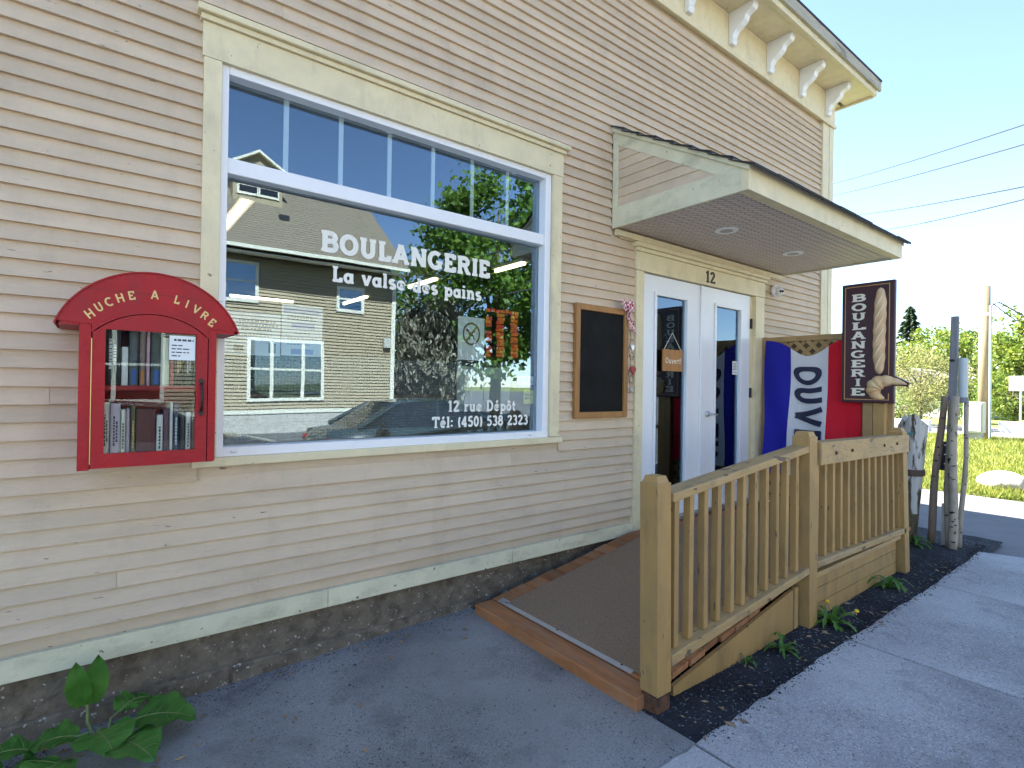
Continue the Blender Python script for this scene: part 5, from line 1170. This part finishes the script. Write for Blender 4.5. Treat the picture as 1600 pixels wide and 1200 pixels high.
# ------------------------------------------------------------------ house across the street (mirrored in the window)
HH = thing('olive_house', (3.5, -16, -.1), 'olive clapboard house with grey roof and dormer across the street', 'house')
hy = -14.85; hx0, hx1 = -3.0, 8.45; he = 5.25
mb = MB(); V = []; nz = 45; zb = .55
for i in range(nz):
    z = zb+(he-zb)*i/nz; z1 = zb+(he-zb)*(i+1)/nz; V += [(hx0, hy+.04, z), (hx1, hy+.04, z), (hx1, hy+.002, z1), (hx0, hy+.002, z1)]
mb.add(V, [(4*i, 4*i+1, 4*i+2, 4*i+3) for i in range(nz)]+[(4*i+3, 4*i+2, 4*i+5, 4*i+4) for i in range(nz-1)]).obj('front_siding', 'olive_siding', HH, fixn=False)
MB().box(hx0, hx1, -21.2, hy, -.1, he).prism([(hy, he), (-21.2, he), (-17.84, 8.25)], 'x', hx0, hx1).obj('wall', 'olive_siding', HH)
bx('foundation', 'rock', HH, hx0-.02, hx1+.02, -21.25, hy+.04, -.15, .5)
for x in (hx0, hx1-.14): bx('corner_board', 'house_trim', HH, x, x+.15, hy+.041, hy+.075, .5, he)
bx('skirt_trim', 'house_trim', HH, hx0, hx1, hy+.0405, hy+.07, .5, .62)
def slope(y): return 5.40+.835*(-14.15-y)
for s_ in (0, 1):
    ya, yb = (-14.1, -17.84) if s_ == 0 else (-21.58, -17.84)
    za, zb2 = 5.36, 8.48
    MB().hexa([(hx0-.3, ya, za), (hx1+.15, ya, za), (hx1+.15, yb, zb2), (hx0-.3, yb, zb2), (hx0-.3, ya, za+.1), (hx1+.15, ya, za+.1), (hx1+.15, yb, zb2+.1), (hx0-.3, yb, zb2+.1)]).obj('roof', 'grey_roof', HH)
# shingle courses as stepped strips on the street slope
mb = MB(); nc = 30
for i in range(nc):
    ya = -14.09-(3.74)*i/nc; yb = -14.09-(3.74)*(i+1)/nc; za = 5.465+(3.12)*i/nc; zb2 = 5.465+3.12*(i+1)/nc
    mb.add([(hx0-.32, ya, za), (hx1+.17, ya, za), (hx1+.17, ya, za+.025), (hx0-.32, ya, za+.025), (hx0-.32, yb, zb2+.004), (hx1+.17, yb, zb2+.004)], [(0, 1, 2, 3), (3, 2, 5, 4)])
mb.obj('shingles', 'grey_roof', HH)
bx('gutter', 'house_trim', HH, hx0-.3, hx1+.15, -14.08, -13.98, 5.34, 5.44)
bx('soffit', 'house_trim', HH, hx0-.3, hx1+.15, -14.47, -14.1, 5.24, 5.27)
bx('roof_vent', 'black_plastic', HH, 4.72, 5.02, -15.9, -15.6, 6.6, 6.95)
def hwin(x0, x1, z0, z1, mull=(), rail=True):
    wn = bx('window', 'house_trim', HH, x0-.1, x1+.1, hy+.041, hy+.075, z0-.12, z0-.02)
    for a in ((x0-.1, x0, z0-.02, z1+.1), (x1, x1+.1, z0-.02, z1+.1), (x0, x1, z1, z1+.1)): bx('frame', 'house_trim', wn, a[0], a[1], hy+.041, hy+.075, a[2], a[3])
    for q in mull: bx('mullion', 'house_trim', wn, q-.05, q+.05, hy+.041, hy+.07, z0-.02, z1)
    bx('pane', 'house_glass', wn, x0, x1, hy+.046, hy+.050, z0-.02, z1)
    bx('dark_room', 'inside_wall', wn, x0, x1, hy+.0405, hy+.043, z0-.02, z1)
    if rail: bx('meeting_rail', 'house_trim', wn, x0, x1, hy+.0505, hy+.066, (z0+z1)/2-.03, (z0+z1)/2+.03)
hwin(3.75, 5.85, 1.0, 2.72, (4.35, 5.28)); hwin(6.45, 7.20, 3.98, 4.62); hwin(3.05, 3.85, 3.98, 5.0); hwin(.2, 1.2, 3.98, 5.0); hwin(-.5, 1.4, 1.0, 2.72, (.4,))
# dormer
dy_ = -16.4; dx0, dx1 = 3.46, 5.0; dm = (dx0+dx1)/2
DM = MB().box(dx0, dx1, -17.9, dy_, 7.0, 8.55).prism([(dx0, 8.55), (dx1, 8.55), (dm, 9.02)], 'y', -17.9, dy_).obj('dormer', 'olive_siding', HH)
for s_ in (-1, 1):
    xa = dm+s_*.88
    MB().hexa([(xa, -18.2, 8.46), (xa, dy_+.2, 8.46), (dm, dy_+.2, 9.03), (dm, -18.2, 9.03), (xa, -18.2, 8.55), (xa, dy_+.2, 8.55), (dm, dy_+.2, 9.12), (dm, -18.2, 9.12)]).obj('dormer_roof', 'house_trim', DM)
for a in ((dx0+.18, 4.17), (4.27, dx1-.16)):
    bx('dormer_window', 'house_trim', DM, a[0]-.07, a[1]+.045, dy_+.003, dy_+.04, 7.62, 8.22)
    for zz in (7.70, 7.95): bx('dormer_pane', 'car_glass', DM, a[0], a[1], dy_+.041, dy_+.045, zz, zz+.20)
bx('house_meter', 'cabinet', HH, 8.0, 8.25, hy+.061, hy+.18, 2.75, 3.1)
o = thing('board_fence', (10, -17, -.1), 'dark board fence beside the olive house across the street', 'fence')
for i in range(26): bx('board', 'bark', o, 8.7+i*.16, 8.85+i*.16, -17.02, -17.0, -.1, 2.0+.03*math.sin(i*2.2))

# ------------------------------------------------------------------ parked cars (mirrored in the window)
def car(x, y, label, paint):
    z = -.24; Cc = thing('parked_car', (x, y, z), label, 'car', 'cars parked along the street')
    L_ = 4.4; hw = .86
    # sections along x: (x, half width, z bottom, z belt)
    sec = [(-2.2, .66, .42, .72), (-2.08, .78, .28, .88), (-1.5, .86, .22, .94), (-.4, .88, .20, .93), (.7, .88, .20, .92), (1.5, .85, .22, .82), (2.05, .76, .26, .70), (2.2, .62, .36, .60)]
    V = []; F = []
    for sx, w_, zb_, zt_ in sec:
        ring_ = [(-w_*.94, zb_), (-w_, zb_+.16), (-w_, (zb_+zt_)/2+.06), (-w_*.93, zt_), (-w_*.5, zt_+.03), (w_*.5, zt_+.03), (w_*.93, zt_), (w_, (zb_+zt_)/2+.06), (w_, zb_+.16), (w_*.94, zb_)]
        V += [(x+sx, y+q[0], z+q[1]) for q in ring_]
    k = 10
    for i in range(len(sec)-1):
        for j in range(k): F.append((i*k+j, i*k+(j+1) % k, (i+1)*k+(j+1) % k, (i+1)*k+j))
    F.append(list(range(k))); F.append([(len(sec)-1)*k+j for j in range(k)])
    MB().add(V, F).obj('body', paint, Cc, smooth=True)
    gs = [(-1.72, .74, .95, .95), (-1.0, .68, .93, 1.36), (-.2, .68, .93, 1.42), (.35, .67, .92, 1.38), (1.18, .72, .88, .90)]
    V = []; F = []
    for sx, w_, zb_, zt_ in gs: V += [(x+sx, y-w_-.06*(zt_-zb_ > .1), z+zb_), (x+sx, y-w_+.06, z+zt_-.03), (x+sx, y-w_*.6, z+zt_), (x+sx, y+w_*.6, z+zt_), (x+sx, y+w_-.06, z+zt_-.03), (x+sx, y+w_+.06*(zt_-zb_ > .1), z+zb_)]
    for i in range(4):
        for j in range(5): F.append((i*6+j, i*6+j+1, (i+1)*6+j+1, (i+1)*6+j))
    gl_ = MB().add(V, F).obj('cabin_glass', 'car_glass', Cc, smooth=False)
    V2 = [(p[0], p[1], p[2]+.012) for p in V]; rf = MB()
    for i in (1, 2): rf.add([V2[i*6+q] for q in (1, 2, 3, 4)]+[V2[(i+1)*6+q] for q in (1, 2, 3, 4)], [(0, 1, 5, 4), (1, 2, 6, 5), (2, 3, 7, 6)])
    rf.obj('roof', paint, Cc, fixn=False)
    for s_ in (1, -1):
        pil = MB()
        for i, j in ((0, 1), (2, 2), (3, 4)):
            a = Vector(V[i*6+(0 if s_ < 0 else 5)]) if i != 2 else Vector(V[12+(0 if s_ < 0 else 5)]); b2 = Vector(V[j*6+(1 if s_ < 0 else 4)])
            if (i, j) == (3, 4): a, b2 = Vector(V[18+(1 if s_ < 0 else 4)]), Vector(V[24+(0 if s_ < 0 else 5)])
            pil.tube([a+Vector((0, s_*.01, 0)), b2+Vector((0, s_*.01, 0))], .035, 6)
        pil.obj('pillars', paint, Cc)
        MB().sphere((x+.95, y+s_*.95, z+.98), (.08, .11, .07), 10, 6).obj('mirror', paint, Cc, smooth=True)
        for wx in (-1.35, 1.35):
            wl = MB().lathe([(.20, -.1), (.30, -.1), (.325, -.07), (.325, .07), (.30, .1), (.20, .1)], (x+wx, y+s_*.80, z+.325), 'y', 24).obj('wheel', 'tyre', Cc)
            rm = MB().lathe([(.06, .102), (.2, .09), (.2, -.09), (.06, -.102)], (x+wx, y+s_*.80, z+.325), 'y', 20)
            for q in range(5):
                a = q*2*math.pi/5; rm.tube([(x+wx, y+s_*.905, z+.325), (x+wx+.19*math.cos(a), y+s_*.905, z+.325+.19*math.sin(a))], .025, 5)
            rm.obj('rim', 'rim', wl)
        MB().sphere((x+2.08, y+s_*.58, z+.60), (.12, .15, .07), 10, 6).obj('headlight', 'lens_clear', Cc, smooth=True)
        MB().sphere((x-2.14, y+s_*.58, z+.72), (.07, .16, .08), 10, 6).obj('tail_light', 'lens_red', Cc, smooth=True)
        bx('door_handle', 'rim', Cc, x-.35, x-.18, y+s_*.885-.012, y+s_*.885+.012, z+.80, z+.825)
    for e_ in (2.215, -2.21): bx('number_plate', 'far_white', Cc, x+e_-.008, x+e_+.008, y-.26, y+.26, z+.42, z+.53)
car(5.2, -6.4, 'dark teal sedan parked at the kerb, mirrored in the shop window', 'car_teal')
car(.35, -6.5, 'grey sedan parked behind the teal one, mirrored in the shop window', 'car_grey')
print('objects', len(bpy.data.objects))
